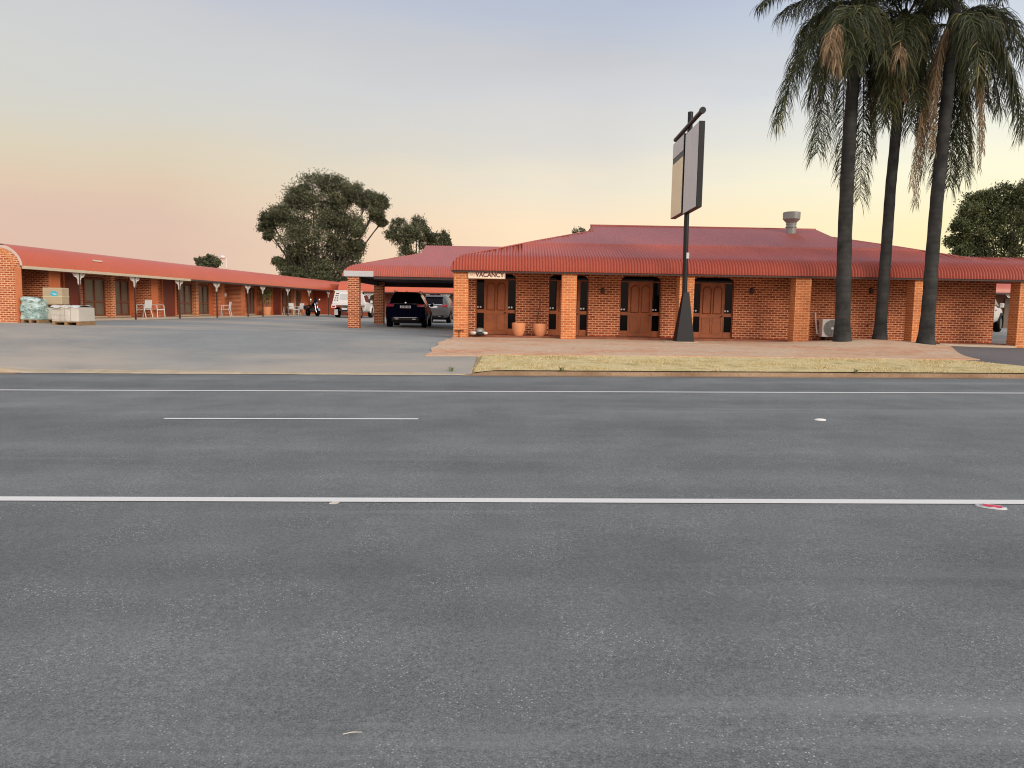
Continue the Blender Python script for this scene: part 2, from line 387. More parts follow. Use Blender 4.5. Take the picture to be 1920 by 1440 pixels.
# ------------------------------------------------------------------ world and light
SUN_EL = R(25); SUN_AZ = R(142)     # clockwise from +Y: behind the camera, to the right
w = bpy.data.worlds.new('World'); sc.world = w; w.use_nodes = True
wt = w.node_tree; bg = wt.nodes['Background']
class WT(NT):
    def __init__(s): s.t = wt
W = WT()
def mr(v, a, b, c=0, d=1, smooth=False):
    x = W.n('ShaderNodeMapRange'); x.inputs['From Min'].default_value = a; x.inputs['From Max'].default_value = b
    x.inputs['To Min'].default_value = c; x.inputs['To Max'].default_value = d
    if smooth: x.interpolation_type = 'SMOOTHSTEP'
    W.l(v, x.inputs['Value']); return x.outputs[0]
dirv = W.coord('Generated'); se = W.n('ShaderNodeSeparateXYZ'); W.l(dirv, se.inputs[0])
nz = W.noise(W.coord('Generated', (1.2, 1.2, 5)), 2.2, 4)
zz = W.n('ShaderNodeMath', operation='MULTIPLY_ADD'); W.l(mr(nz, .3, .7, -.018, .018), zz.inputs[0]); zz.inputs[1].default_value = 1; W.l(se.outputs[2], zz.inputs[2])
zf = mr(zz.outputs[0], 0, .5)
def stops(l): return [(e / .5, s2l(c)) for e, c in l]
left = W.ramp(zf, stops([(0, (222, 184, 166)), (.09, (222, 190, 171)), (.135, (224, 200, 174)), (.175, (220, 207, 183)), (.225, (214, 210, 198)), (.26, (209, 209, 206)), (.325, (201, 202, 206)), (.38, (186, 193, 212)), (.5, (168, 180, 208))]))
mid = W.ramp(zf, stops([(0, (255, 222, 178)), (.11, (254, 228, 194)), (.16, (240, 228, 205)), (.20, (222, 218, 210)), (.255, (211, 211, 213)), (.30, (200, 201, 205)), (.335, (189, 196, 210)), (.375, (179, 188, 208)), (.5, (160, 175, 205))]))
right = W.ramp(zf, stops([(0, (255, 236, 168)), (.10, (255, 244, 196)), (.16, (255, 250, 220)), (.22, (240, 240, 228)), (.27, (224, 228, 230)), (.32, (208, 216, 226)), (.38, (192, 204, 224)), (.5, (168, 182, 210))]))
c = W.mix(mr(se.outputs[0], -.42, .02), left, mid)
c = W.mix(mr(se.outputs[0], .10, .50), c, right)
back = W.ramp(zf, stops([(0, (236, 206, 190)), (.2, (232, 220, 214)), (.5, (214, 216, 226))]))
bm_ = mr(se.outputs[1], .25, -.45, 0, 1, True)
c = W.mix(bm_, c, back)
# unseen sky behind the camera, made brighter to light the fronts
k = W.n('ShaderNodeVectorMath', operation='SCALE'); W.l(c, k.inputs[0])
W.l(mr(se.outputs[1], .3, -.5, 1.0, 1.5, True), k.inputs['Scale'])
sky = W.n('ShaderNodeTexSky', sky_type='NISHITA'); sky.sun_disc = False; sky.sun_elevation = SUN_EL; sky.sun_rotation = SUN_AZ
ns = W.n('ShaderNodeVectorMath', operation='SCALE'); W.l(sky.outputs[0], ns.inputs[0]); ns.inputs['Scale'].default_value = .004
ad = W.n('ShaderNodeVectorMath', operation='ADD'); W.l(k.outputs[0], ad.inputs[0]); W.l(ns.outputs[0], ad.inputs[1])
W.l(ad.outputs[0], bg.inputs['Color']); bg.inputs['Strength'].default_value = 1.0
sl = bpy.data.lights.new('sun', 'SUN'); so = bpy.data.objects.new('sun', sl); col.objects.link(so)
sl.energy = 1.9; sl.angle = R(30); sl.color = (1.0, .86, .72)
sd = Vector((sin(SUN_AZ) * cos(SUN_EL), cos(SUN_AZ) * cos(SUN_EL), sin(SUN_EL)))
so.rotation_euler = (-sd).to_track_quat('-Z', 'Y').to_euler(); so.location = (20, -20, 30)
sc.cycles.filter_width = 1.1
sc.view_settings.view_transform = 'Standard'; sc.view_settings.look = 'None'; sc.view_settings.exposure = 0; sc.view_settings.gamma = 1

# ------------------------------------------------------------------ setting
def frange(a, b, st):
    n = max(1, int(round((b - a) / st))); return [a + (b - a) * i / n for i in range(n + 1)]
ys = [-400, -150, -60, -25, -8, 0, 8, 14, KY] + [KY + .002] + frange(KY + .5, 30, .5) + frange(31, 45, 1) + [50, 56, 62, 70, 80, 110, 180, 320, 700, 1500]
xs = [-1500, -600, -250, -120, -70, -45, -35] + frange(-30, 30, .75) + [35, 45, 70, 120, 250, 600, 1500]
b = MB().grid([[(x, y, g(x, y) - .03) for x in xs] for y in ys])
struct(b.build('ground', 'earth'))
def sheet(name, mat, rows, nx, off, thick=0, kind='structure'):
    """rows = [(y, x left, x right)] from near to far; a sheet that lies on the ground heights"""
    b = MB(); top = [[Vector((lerp(l, r, i / nx), y, g(lerp(l, r, i / nx), y) + off)) for i in range(nx + 1)] for y, l, r in rows]
    b.grid(top)
    if thick:
        ring = top[0] + [r[-1] for r in top[1:]] + top[-1][::-1][1:] + [r[0] for r in top[::-1]][1:]
        b.grid([[p - Vector((0, 0, thick)) for p in ring], ring])
    return struct(b.build(name, mat), kind)
def rows_y(ya, yb, step, l, r):
    return [(y, l(y) if callable(l) else l, r(y) if callable(r) else r) for y in frange(ya, yb, step)]
xk0_ = X_(872, KY, 700)
sheet('road', 'road', [(y, -160, 160) for y in (-30, -10, 0, 6, 12, KY)], 64, 0.0)
sheet('car_park', 'carpark', rows_y(KY - .05, 29.0, .4, -70, -1.0), 96, .004)
b = MB(); rr = random.Random(9); rws = []
for x in frange(-40, xk0_, .2):
    wa = .05 + .05 * sin(x * 1.3) + .04 * sin(x * 3.7 + 1) + rr.uniform(-.02, .02); wb = .14 + .10 * sin(x * .7 + 2) + .05 * sin(x * 4.1)
    tp = cl((xk0_ - x) / 1.4); rws.append([Vector((x, y, g(x, y) + .0085)) for y in (KY - .04 - (wa + .06) * tp, KY - .03, KY + .0 + .01 * tp, KY + .005 + (.08 + max(0, wb)) * tp)])
struct(b.grid(rws).build('gutter_dirt', 'sanddirt'))
sheet('car_park', 'carpark', rows_y(29.004, 74, .6, -70, 60), 130, .004)
# painted lines
def line(name, pxs, mat, wid):
    a = PG(*pxs[0], .006); c = PG(*pxs[1], .006)
    if 'edge' in name: a, c = a + (a - c) * 1.6, c + (c - a) * 1.6
    t = (c - a); t.z = 0; L = t.length; t /= L; nrm = Vector((-t.y, t.x, 0))
    N = max(1, int(L / 1.0)); rows = []
    for i in range(N + 1):
        p = a + t * (L * i / N)
        rows.append([Vector((q.x, q.y, g(q.x, q.y) + .006)) for q in (p - nrm * wid / 2, p + nrm * wid / 2)])
    return struct(MB().grid(rows).build(name, mat))
def extend(a, b, k): return (lerp(a[0], b[0], -k), lerp(a[1], b[1], -k)), (lerp(a[0], b[0], 1 + k), lerp(a[1], b[1], 1 + k))
line('edge_line_marking', extend((0, 934.5), (1920, 941), .55), 'line', .138)
line('centre_line_marking', ((308, 784.6), (784, 785.2)), 'line', .105)
line('far_edge_line_marking', extend((0, 731), (1920, 737), .35), 'line', .135)
YN = PG(960, 937).y; YD = PG(546, 785).y; YF = PG(960, 734).y
print('line depths', YN, YD, YF, 'kerb', PG(1200, 705).y, PG(400, 698).y)
# kerb
def kerb(name, xa, xb, tl, tr):
    b = MB(); rows = []
    for x in frange(xa, xb, .25):
        h = .095 * min(sst((x - xa) / .7) if tl else 1, sst((xb - x) / .7) if tr else 1) + .004; z = zroad(x)
        rows.append([Vector((x, KY - .30, z + .006)), Vector((x, KY - .02, z + .012)), Vector((x, KY + .0, z + h * .85)), Vector((x, KY + .05, z + h)), Vector((x, KY + .17, z + h)), Vector((x, KY + .18, z - .1))])
    b.grid(rows); return struct(b.build(name, 'kerb', smooth=40))
xk0 = X_(868, KY, 700); xk1 = 14.9
kerb('kerb', xk0, xk1, True, True); kerb('kerb', -60, X_(42, KY, 695), False, True)
# grass verge, paving, side driveway
YV = PG(1000, 667).y; print('verge back', YV)
def vl(y): return lerp(xk0 + .25, X_(905, YV, 667), cl((y - KY) / (YV - KY)))
def vr(y): return lerp(14.6, X_(1800, YV, 676), cl((y - KY) / (YV - KY)))
sheet('verge', 'lawn', rows_y(KY + .06, YV + .25, .25, vl, vr), 60, .014)
sheet('verge', 'lawn', rows_y(KY + .06, KY + 1.0, .25, -60, lambda y: lerp(X_(42, KY, 695) - .3, -14.5, (y - KY))), 40, .012)
def pl(y):
    a = X_(808, 22, 663); b_ = X_(852, 25, 636)
    t = cl((y - YV) / (25.2 - YV)); return lerp(a, b_ - .15, t ** 2.2) + .06 * sin(y * 5)
def pr(y): return lerp(X_(1838, YV, 667), X_(1752, 26, 648), sst((y - YV) / (26.0 - YV)))
sheet('paving', 'paving', rows_y(YV, 27.0, .25, pl, pr), 70, .035, .09)
sheet('side_driveway', 'sidedrive', rows_y(KY - .05, 28.9, .5, 12.5, 40), 50, .008)
xa_, xb_ = X_(1762, 26.2, 650), X_(1906, 26.2, 650); rws = [[Vector((x, y, g(x, y) + k)) for x in frange(xa_, xb_, .3)] for y, k in ((26.2, -.02), (26.205, .07), (28.15, .08))]
struct(MB().grid(rws).build('threshold_slab', 'concrete'))
# short dry grass blades on the verge
b = MB()
for i in range(42000):
    y = KY + .04 + (YV - KY + .30) * rnd(); x = U(vl(y) - .1 * rnd(), vr(y)); 
    pn = sin(x * 1.7 + 2 * sin(y * 2.3)) + sin(x * .63 + y * 3.1) + .8 * sin(x * 4.3 - y * 1.7) + .6 * sin(x * 9.1 + y * 6.2)
    if pn < U(-1.2, 1.9) or (y > YV - .1 and rnd() < .6): continue
    h = U(.012, .036) * (1.9 if rnd() < .05 else 1) * (1 + .35 * max(0, pn) / 2); q = U(0, 2 * pi); z = g(x, y) + .01
    dx, dy = cos(q) * .007, sin(q) * .007; lx, ly = U(-.5, .5) * h, U(-.5, .5) * h
    b.add([(x - dx, y - dy, z), (x + dx, y + dy, z), (x + lx, y + ly, z + h)], [(0, 1, 2)])
struct(b.build('grass', 'blade'), 'stuff')

# ------------------------------------------------------------------ corrugated bullnose roofs
def prof_pts(r, h, slope, smax, nb=9):
    pts = []
    A = R(74)
    for i in range(nb + 1):
        a = A * i / nb; pts.append((r * (1 - cos(a)) / (1 - cos(A)), h * sin(a) / sin(A)))
    s0, z0 = pts[-1]
    if smax > 6 and slope > .2: pts += [(2.5, z0 + slope * (2.5 - s0)), (2.515, z0 + slope * (2.515 - s0) + .03)]
    for i in range(1, 9):
        s = s0 + (smax - s0) * i / 8
        if smax > 6 and slope > .2 and s < 2.52: continue
        pts.append((s, z0 + slope * (s - s0) + (.03 if smax > 6 and slope > .2 else 0)))
    return pts
def roof_slope(b, o, ad, nd, L, prof, slim, zl=None, pitch=.104, amp=.036, sub=6, cut=None):
    o = Vector(o); ad = Vector(ad); nd = Vector(nd)
    if pitch: N = int(L / pitch * sub)
    else: N = max(2, int(L / .25))
    ts = [L * i / N for i in range(N + 1)]; rows = []
    def at(s):
        for (s0, z0), (s1, z1) in zip(prof, prof[1:]):
            if s <= s1: k = (s - s0) / (s1 - s0); return lerp(z0, z1, k), (z1 - z0) / (s1 - s0)
        return prof[-1][1], 0
    for t in ts:
        lim = max(0.0, slim(t)); row = []
        wv0 = amp * cos(2 * pi * t / pitch) if pitch else 0
        for s, z in prof:
            q = min(s, lim); zz, sl_ = at(q); wv = wv0 * (1.0 if q < .5 else lerp(1.0, .38, cl((q - .5) / .3)))
            nn = Vector((0, 0, 1)) - nd * sl_; nn.normalize()
            row.append(o + ad * t + nd * q + Vector((0, 0, zz)) + nn * wv)
        rows.append(row)
    b.grid(rows)
ZE = 2.95; YP = 26.5; YE = 26.35; YW = 28.2; ZS = .67
XL = X_(846, YE, 512); XR = 18.0
SM = 6.7
prof = prof_pts(.56, .61, .28, SM)
LX = XR - XL
GL = 5.5; GR = 4.9            # where the left and right hips stop under the gablets
bld = thing('motel_building', 'long brick motel office under a corrugated red hip roof, behind the three palms', 'building', ((XL + XR) / 2, YW, .57))
b = MB()
XB = 25.5; SB = 1.55     # the low roof carried on over the side driveway
def slim_front(t):
    l = t if t < GL else SM; r = max(LX - t, SB) if (LX - t) < GR else SM
    return min(l, r, SM)
roof_slope(b, (XL, YE, ZE), (1, 0, 0), (0, 1, 0), XB - XL, prof, slim_front)
roof_slope(b, (XB, YE + 2 * SB, ZE), (-1, 0, 0), (0, -1, 0), XB - XR + 1.4, prof, lambda t: SB, pitch=0)
roof_slope(b, (XL, YE + 2 * SM, ZE), (0, -1, 0), (1, 0, 0), 2 * SM, prof, lambda t: min(t, 2 * SM - t, GL))
roof_slope(b, (XR, YE, ZE), (0, 1, 0), (-1, 0, 0), 2 * SM, prof, lambda t: min(t, 2 * SM - t, GR))
roof_slope(b, (XR, YE + 2 * SM, ZE), (-1, 0, 0), (0, -1, 0), LX, prof, lambda t: min((LX - t) if (LX - t) < GL else SM, t if t < GR else SM, SM), pitch=0)
zr_ = ZE + prof[-1][1]
def at_prof(s):
    for (s0, z0), (s1, z1) in zip(prof, prof[1:]):
        if s <= s1: return ZE + lerp(z0, z1, (s - s0) / (s1 - s0))
    return zr_
for (x, s) in ((XL + GL + .0, GL), (XR - GR, GR)):
    zb = at_prof(s)
    b.add([(x, YE + s, zb - .25), (x, YE + 2 * SM - s, zb - .25), (x, YE + 2 * SM - s, zb), (x, YE + SM, zr_), (x, YE + s, zb)], [(0, 1, 2, 3, 4)])
roofo = b.build('roof', 'roof', bld, smooth=60)
b = MB()   # ridge capping
b.tube([(XL + GL - .02, YE + SM, zr_ + .01), (XR - GR, YE + SM, zr_ - .005)], .045, 8)
for (xa, xd, s) in ((XL, 1, GL), (XR, -1, GR)):
    b.tube([(xa + xd * q, YE + q, at_prof(q) + .0) for q in (.62, 1.5, 3, s)], .028, 6)
b.build('ridge_capping', 'roof', roofo, smooth=60)
# soffit, fascia and gutter
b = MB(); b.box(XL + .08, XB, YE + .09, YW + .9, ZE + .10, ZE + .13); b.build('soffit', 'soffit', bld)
b = MB(); b.box(XL, XB, YE + .035, YE + .075, ZE - .06, ZE - .004); b.build('fascia', 'fascia', bld)
b = MB(); b.box(XL + .03, XL + .07, YE + .08, YW + 10, ZE - .06, ZE - .004); b.build('fascia', 'fascia', bld)
# front wall: one outline with the arched openings cut in from below
OPEN = [(892, 967), (1028, 1102), (1162, 1238), (1297, 1374)]
ops = [(X_(a, YW), X_(c_, YW)) for a, c_ in OPEN]
xw0 = X_(868, YW); xw1 = X_(1863, YW)
ZT = 3.05; ZA = 2.93; RA = .24
poly = [(xw0, ZT), (xw0, .5)]
for a, c_ in ops:
    poly += [(a, .5), (a, ZA - RA)] + [(a + RA * (1 - cos(q)), ZA - RA + RA * sin(q)) for q in (R(22), R(45), R(67), R(90))]
    poly += [(c_ - RA * (1 - cos(q)), ZA - RA + RA * sin(q)) for q in (R(90), R(67), R(45), R(22))] + [(c_, ZA - RA), (c_, .5)]
poly += [(xw1, .5), (xw1, ZT)]
b = MB(); b.prism(poly, lambda p, d: (p[0], d, p[1]), YW, YW + .24)
me_o = b.build('wall', 'brick', bld)
bm = bmesh.new(); bm.from_mesh(me_o.data); bmesh.ops.triangulate(bm, faces=[f for f in bm.faces if len(f.verts) > 4]); bm.to_mesh(me_o.data); bm.free()
b = MB(); b.box(xw0, xw0 + .24, YW + .242, YW + 9, .5, ZT); b.box(xw1 - .24, xw1, YW + .242, YW + 9, .45, ZT); b.box(xw0 + .242, xw1 - .242, YW + 8.76, YW + 9, .5, ZT); b.build('wall', 'brick', bld)
b = MB(); b.box(XL + .5, xw1, YP + .62, YW + .3, .4, ZS); b.build('porch_floor', 'porch', bld, bevel=.012)
# door sets in the arched openings
def door_unit(a, c_, k):
    yb = YW + .10; w_ = c_ - a; f = .055
    dl, dr = a + w_ * .22, c_ - w_ * .22
    zr0 = ZS + .80; ztop = ZS + 2.08
    for (x0, x1) in ((a, dl), (dr, c_)):
        b = MB()
        b.box(x0, x0 + .03, yb, yb + .07, ZS, ztop); b.box(x1 - .03, x1, yb, yb + .07, ZS, ztop)
        b.box(x0 + .03, x1 - .03, yb + .003, yb + .067, ZS, ZS + .22); b.box(x0 + .03, x1 - .03, yb + .003, yb + .067, zr0, zr0 + .13); b.box(x0 + .03, x1 - .03, yb + .003, yb + .067, ztop - .04, ztop)
        wo = b.build('window', 'timber', bld, bevel=.006)
        p = MB(); p.box(x0 + .03, x1 - .03, yb + .035, yb + .045, ZS + .22, zr0); p.box(x0 + .03, x1 - .03, yb + .035, yb + .045, zr0 + .13, ztop - .04); p.build('pane', 'glass', wo)
        p = MB()
        for j in range(2):
            xx = x0 + .07 + j * .10
            p.prism([(xx + .035 * cos(q * pi / 5), zr0 + .22 + .035 * sin(q * pi / 5)) for q in range(10)], lambda q, d: (q[0], d, q[1]), yb + .034, yb + .032)
        p.build('window_sticker', 'signgrey', wo)
    b = MB(); b.box(a, c_, yb + .02, yb + .06, ztop + .002, ZA + .03); b.build('transom_panel', 'glass', bld)
    b = MB(); b.box(dl + .002, dr - .002, yb + .012, yb + .05, ZS + .01, ztop - .003)
    st = .06
    mx = (dl + dr) / 2
    for (p0, p1) in ((dl + st, mx - st / 2), (mx + st / 2, dr - st)):
        r_ = (p1 - p0) / 2; cx = (p0 + p1) / 2; zt = ztop - .14
        arch = [(p0, zr0 + .1), (p1, zr0 + .1), (p1, zt - r_)] + [(cx + r_ * cos(q), zt - r_ + r_ * sin(q)) for q in (R(30), R(60), R(90), R(120), R(150))] + [(p0, zt - r_)]
        # moulding ring round a sunken panel
        inner = [(cx + (x - cx) * .78, lerp(zr0 + .1, zt, .5) + (z - lerp(zr0 + .1, zt, .5)) * .93) for x, z in arch]
        n_ = len(arch); vs = [(x, yb + .011, z) for x, z in arch] + [(x, yb - .03, z) for x, z in [(lerp(p[0], q[0], .5), lerp(p[1], q[1], .5)) for p, q in zip(arch, inner)]] + [(x, yb + .011, z) for x, z in inner]
        b.add(vs, [(i, (i + 1) % n_, n_ + (i + 1) % n_, n_ + i) for i in range(n_)] + [(n_ + i, n_ + (i + 1) % n_, 2 * n_ + (i + 1) % n_, 2 * n_ + i) for i in range(n_)])
        lo = [(p0, ZS + .16), (p1, ZS + .16), (p1, zr0 - .03), (p0, zr0 - .03)]
        b.box(p0, p1, yb - .006, yb + .011, ZS + .16, ZS + .19); b.box(p0, p1, yb - .006, yb + .011, zr0 - .06, zr0 - .03)
        b.box(p0, p0 + .025, yb - .006, yb + .011, ZS + .191, zr0 - .061); b.box(p1 - .025, p1, yb - .006, yb + .011, ZS + .191, zr0 - .061)
    do = b.build('door', 'timber', bld)
    h = MB(); h.tube([(dr - .07, yb + .02, zr0 + .02), (dr - .07, yb - .05, zr0 + .02)], .018, 8); h.lathe([(.0, -.03), (.03, -.02), (.034, 0), (.02, .02), (0, .022)], (dr - .07, yb - .06, zr0 + .02), 10, 'y'); h.build('handle', 'fascia', do, smooth=60)
for k, (a, c_) in enumerate(ops): door_unit(a, c_, k)
# pillars
for (pa, pb) in ((850, 877), (1052, 1080), (1272, 1299.5), (1489, 1518), (1711, 1736), (1908, 1936)):
    xa, xb = X_(pa, YP), X_(pb, YP)
    b = MB(); b.box(xa, xb, YP, YP + .52, .3, ZE - .06); b.build('pillar', 'brick_pillar', bld, bevel=.008)
# wall lanterns and a garden tap
def lantern(x, z):
    b = MB(); y = YW
    b.box(x - .05, x + .05, y - .03, y + .005, z - .10, z + .10); b.tube([(x, y - .02, z + .02), (x, y - .12, z + .06)], .012, 6)
    b.lathe([(.02, .08), (.07, .06), (.075, .05), (.055, -.09), (.02, -.12), (.0, -.13)], (x, y - .13, z), 8)
    b.build('wall_lantern', 'fascia', bld)
for px in (1128, 1406, 1628): lantern(X_(px, YW), Z_(px, 545, YW))
b = MB(); xt = X_(1626, YW); zt_ = Z_(1626, 610, YW); b.tube([(xt, YW, zt_), (xt, YW - .09, zt_), (xt, YW - .11, zt_ - .07)], .016, 8); b.box(xt - .04, xt + .04, YW - .07, YW - .055, zt_ + .03, zt_ + .04); b.tube([(xt, YW - .06, zt_), (xt, YW - .06, zt_ + .04)], .01, 6); b.build('garden_tap', 'darkpl', bld)
b = MB(); xt = X_(861, YP); zt_ = Z_(861, 620, YP); b.tube([(xt, YP - .03, .5), (xt, YP - .03, zt_)], .013, 6); b.tube([(xt - .16, YP - .04, zt_), (xt + .02, YP - .06, zt_ + .01), (xt + .17, YP - .05, zt_ - .01)], .016, 6); b.build('garden_tap', 'darkpl', bld)
# kitchen exhaust flue on the roof
pv = P(1483, 431, YE + SM - .9); k_ = pv.y / F
b = MB(); zt_ = Z_(1483, 398, pv.y)
h_ = zt_ - pv.z
b.lathe([(.20, -.5), (.20, h_ * .12), (.235, h_ * .13), (.235, h_ * .17), (.20, h_ * .18), (.20, h_ * .30), (.22, h_ * .31), (.22, h_ * .36), (.20, h_ * .38), (.22, h_ * .42), (.35, h_ * .60), (.355, h_ * .98), (.33, h_), (.30, h_ * .97), (.28, h_ * .8)], pv, 24)
b.build('roof_vent', 'steel', bld, smooth=35)
# ------------------------------------------------------------------ carport in front of the reception
YC = 34.0
CX0 = X_(641, YC, 518); CX1 = 1.5; CSM = 5.0; CGL = 3.2
ZC = Z_(760, 519, YC)
cprof = prof_pts(.62, .58, .285, CSM)
cp = thing('carport', 'open carport with a red bullnose roof on brick pillars, sheltering the dark SUV', 'carport', (-4.5, YC + 3, .64))
LC = CX1 - CX0
b = MB()
roof_slope(b, (CX0, YC, ZC), (1, 0, 0), (0, 1, 0), LC, cprof, lambda t: t if t < CGL else CSM, sub=4, amp=.02)
roof_slope(b, (CX0, YC + 2 * CSM, ZC), (0, -1, 0), (1, 0, 0), 2 * CSM, cprof, lambda t: min(t, 2 * CSM - t, CGL), pitch=0)
roof_slope(b, (CX1, YC + 2 * CSM, ZC), (-1, 0, 0), (0, -1, 0), LC, cprof, lambda t: (LC - t) if LC - t < CGL else CSM, pitch=0)
def cz(s):
    for (s0, z0), (s1, z1) in zip(cprof, cprof[1:]):
        if s <= s1 + 1e-6: return ZC + lerp(z0, z1, (s - s0) / (s1 - s0))
zb = cz(CGL); zt_ = cz(CSM); x = CX0 + CGL
b.add([(x, YC + CGL, zb - .2), (x, YC + 2 * CSM - CGL, zb - .2), (x, YC + 2 * CSM - CGL, zb), (x, YC + CSM, zt_), (x, YC + CGL, zb)], [(0, 1, 2, 3, 4)])
ro = b.build('roof', 'roof', cp, smooth=60)
b = MB(); b.box(CX0 + .12, CX1, YC + .1, YC + 8.2, ZC + .02, ZC + .05); b.build('ceiling', 'soffit', cp)
b = MB(); b.box(X_(701, YC), CX1, YC + .04, YC + .09, ZC - .12, ZC - .004); b.build('fascia', 'fascia', cp)
b = MB(); b.box(CX0 + .45, CX1, YC + 7.9, YC + 8, ZC - .24, ZC + .01); b.build('fascia', 'fascia', cp)
b = MB(); b.box(X_(645, YC), X_(700.5, YC), YC - .06, YC + .4, Z_(672, 518.5, YC), Z_(672, 508, YC)); b.build('beam', 'signgrey', cp, bevel=.01)
b = MB(); b.box(CX0 + .3, CX0 + .42, YC + .45, YC + 8, ZC - .22, ZC); b.build('beam', 'fascia', cp)
def pillar_px(pa, pb, Y, par, mat='brick', ztop=None, dep=.5):
    xa, xb = X_(pa, Y), X_(pb, Y); b = MB(); b.box(xa, xb, Y, Y + dep, g((xa + xb) / 2, Y) - .15, ztop); return b.build('pillar', mat, par, bevel=.008)
zp = Z_(672, 518.6, YC)
pillar_px(652, 672.5, YC + .0, cp, 'brick', zp - .002); pillar_px(701, 718.5, 41.0, cp, 'brick', ZC - .003)

# ------------------------------------------------------------------ accommodation wing running back on the left
VP = ray(1119, 584); AZ = atan2(VP.x, VP.y)
ZWE = 1.6 + 1.35
d_ = ray(40, 500); O = EYE + d_ * ((ZWE - CAMH) / d_.z); OY = O.y
d2 = ray(40, 605.5); zfl = CAMH + d2.z * (OY / d2.y)
print('wing origin', O, 'floor', zfl, 'az', AZ * 180 / pi, 'g', g(O.x, OY))
O.z = 0
UD = Vector((sin(AZ), cos(AZ), 0)); WD = Vector((cos(AZ), -sin(AZ), 0))
def wl(w_, u_, z_): return O + WD * w_ + UD * u_ + Vector((0, 0, z_))
def wing_u(px, w_, py=575):
    d = ray(px, py); o = O + WD * w_; t = (o.x * UD.y - o.y * UD.x) / (d.x * UD.y - d.y * UD.x)
    p = d * t; return (p.x - o.x) * UD.x + (p.y - o.y) * UD.y
def wing_w(px, u_, py=575):
    d = ray(px, py); o = O + UD * u_; t = (o.x * WD.y - o.y * WD.x) / (d.x * WD.y - d.y * WD.x)
    p = d * t; return (p.x - o.x) * WD.x + (p.y - o.y) * WD.y
wg = thing('motel_wing', 'long low wing of motel rooms with bracketed veranda posts, running back on the left', 'building', (O.x, O.y, 0), -AZ, world=False)
UL = wing_u(637, 0, 545); print('wing length', UL)
zf0 = zfl - .02
def zfw(u_): p = wl(0, u_, 0); return g(p.x, p.y)
b = MB(); wp = prof_pts(.95, .90, .085, 7.0, 10)
roof_slope(b, (.03, .02, ZWE), (0, 1, 0), (-1, 0, 0), UL + 8, wp, lambda t: 7.0 if t < UL else max(0.1, 7), pitch=.19, amp=.006, sub=4)
rw = b.build('roof', 'roof_wing', wg, smooth=60)
b = MB(); b.box(-.02, .10, .03, wing_u(355, 0, 520), ZWE - .08, ZWE + .04); b.build('gutter', 'gutter', wg, bevel=.01)
b = MB(); b.box(-.02, .08, wing_u(355, 0, 520) + .005, UL, ZWE - .07, ZWE + .03); b.build('gutter', 'fascia', wg, bevel=.01)
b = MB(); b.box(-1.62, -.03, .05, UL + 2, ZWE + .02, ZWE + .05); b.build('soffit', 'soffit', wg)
WB = -1.6
b = MB(); b.box(WB - .2, WB, .05, UL + 5, .3, ZWE + .02); b.box(-7, WB - .2, UL + 4.8, UL + 5, .3, ZWE + .6); b.build('wall', 'brick', wg)
b = MB(); b.hexa([(WB, .02, .3), (-.12, .02, .3), (-.12, UL + 2, .3), (WB, UL + 2, .3), (WB, .02, zfw(0) + .10), (-.12, .02, zfw(0) + .10), (-.12, UL + 2, zfw(UL) + .06), (WB, UL + 2, zfw(UL) + .06)]); b.build('veranda_floor', 'concrete', wg)
# arched end wall facing the road
b = MB(); r_ = 1.0; ex = -.03
pts = [(ex, .3), (ex, ZWE - .05)] + [(ex - .95 + .95 * cos(q), ZWE - .05 + .80 * sin(q)) for q in (R(15), R(30), R(45), R(60), R(75), R(90))] + [(-7, ZWE + .98), (-7, .3)]
b.prism(pts, lambda p, d: (p[0], d, p[1]), -.32, .0)
ew = b.build('end_wall', 'brick_end', wg)
b = MB(); cpo = [(ex + .03, ZWE - .05)] + [(ex - .95 + .98 * cos(q), ZWE - .05 + .83 * sin(q)) for q in (R(15), R(30), R(45), R(60), R(75), R(90))] + [(-7, ZWE + 1.01)]
inn = [(x - .0 - .10 * max(0, (x - (ex - .95)) / .98), z - .10) for x, z in cpo]
b.prism(cpo + inn[::-1], lambda p, d: (p[0], d, p[1]), -.35, -.318); b.build('soldier_course', 'brick_pillar', ew)
b = MB(); b.box(ex + .001, ex + .02, -.315, -.0, .3, ZWE - .06); b.build('wall_lit_edge', 'edge', ew)
# veranda posts with white cast brackets
def bracket_shapes(L, H):
    """cast lace bracket: top rail, side rail, a scrolled brace and two little rings, as closed outlines"""
    t = .030
    sh = [[(0, 0), (L, 0), (L * 1.06, -t * .6), (L, -t), (0, -t)], [(0, -t), (t * 1.2, -t), (t * 1.2, -H * .86), (t * .4, -H), (0, -H)]]
    N = 8; a = [(L * (.92 - .84 * k / N) , -t - (H * .66 - t) * (k / N) ** 1.25 - .05 * sin(k / N * 2 * pi)) for k in range(N + 1)]
    for (x0, z0), (x1, z1) in zip(a, a[1:]):
        w_ = .026; sh.append([(x0, z0 + w_), (x1, z1 + w_), (x1 - .004, z1 - w_), (x0 - .004, z0 - w_)])
    for (cx, cz_, r_) in ((L * .30, -H * .20, L * .16), (L * .62, -H * .13, L * .09)):
        for k in range(8):
            q0, q1 = 2 * pi * k / 8, 2 * pi * (k + 1) / 8
            sh.append([(cx + r_ * cos(q0), cz_ + r_ * sin(q0)), (cx + r_ * cos(q1), cz_ + r_ * sin(q1)), (cx + r_ * .55 * cos(q1), cz_ + r_ * .55 * sin(q1)), (cx + r_ * .55 * cos(q0), cz_ + r_ * .55 * sin(q0))])
    return sh
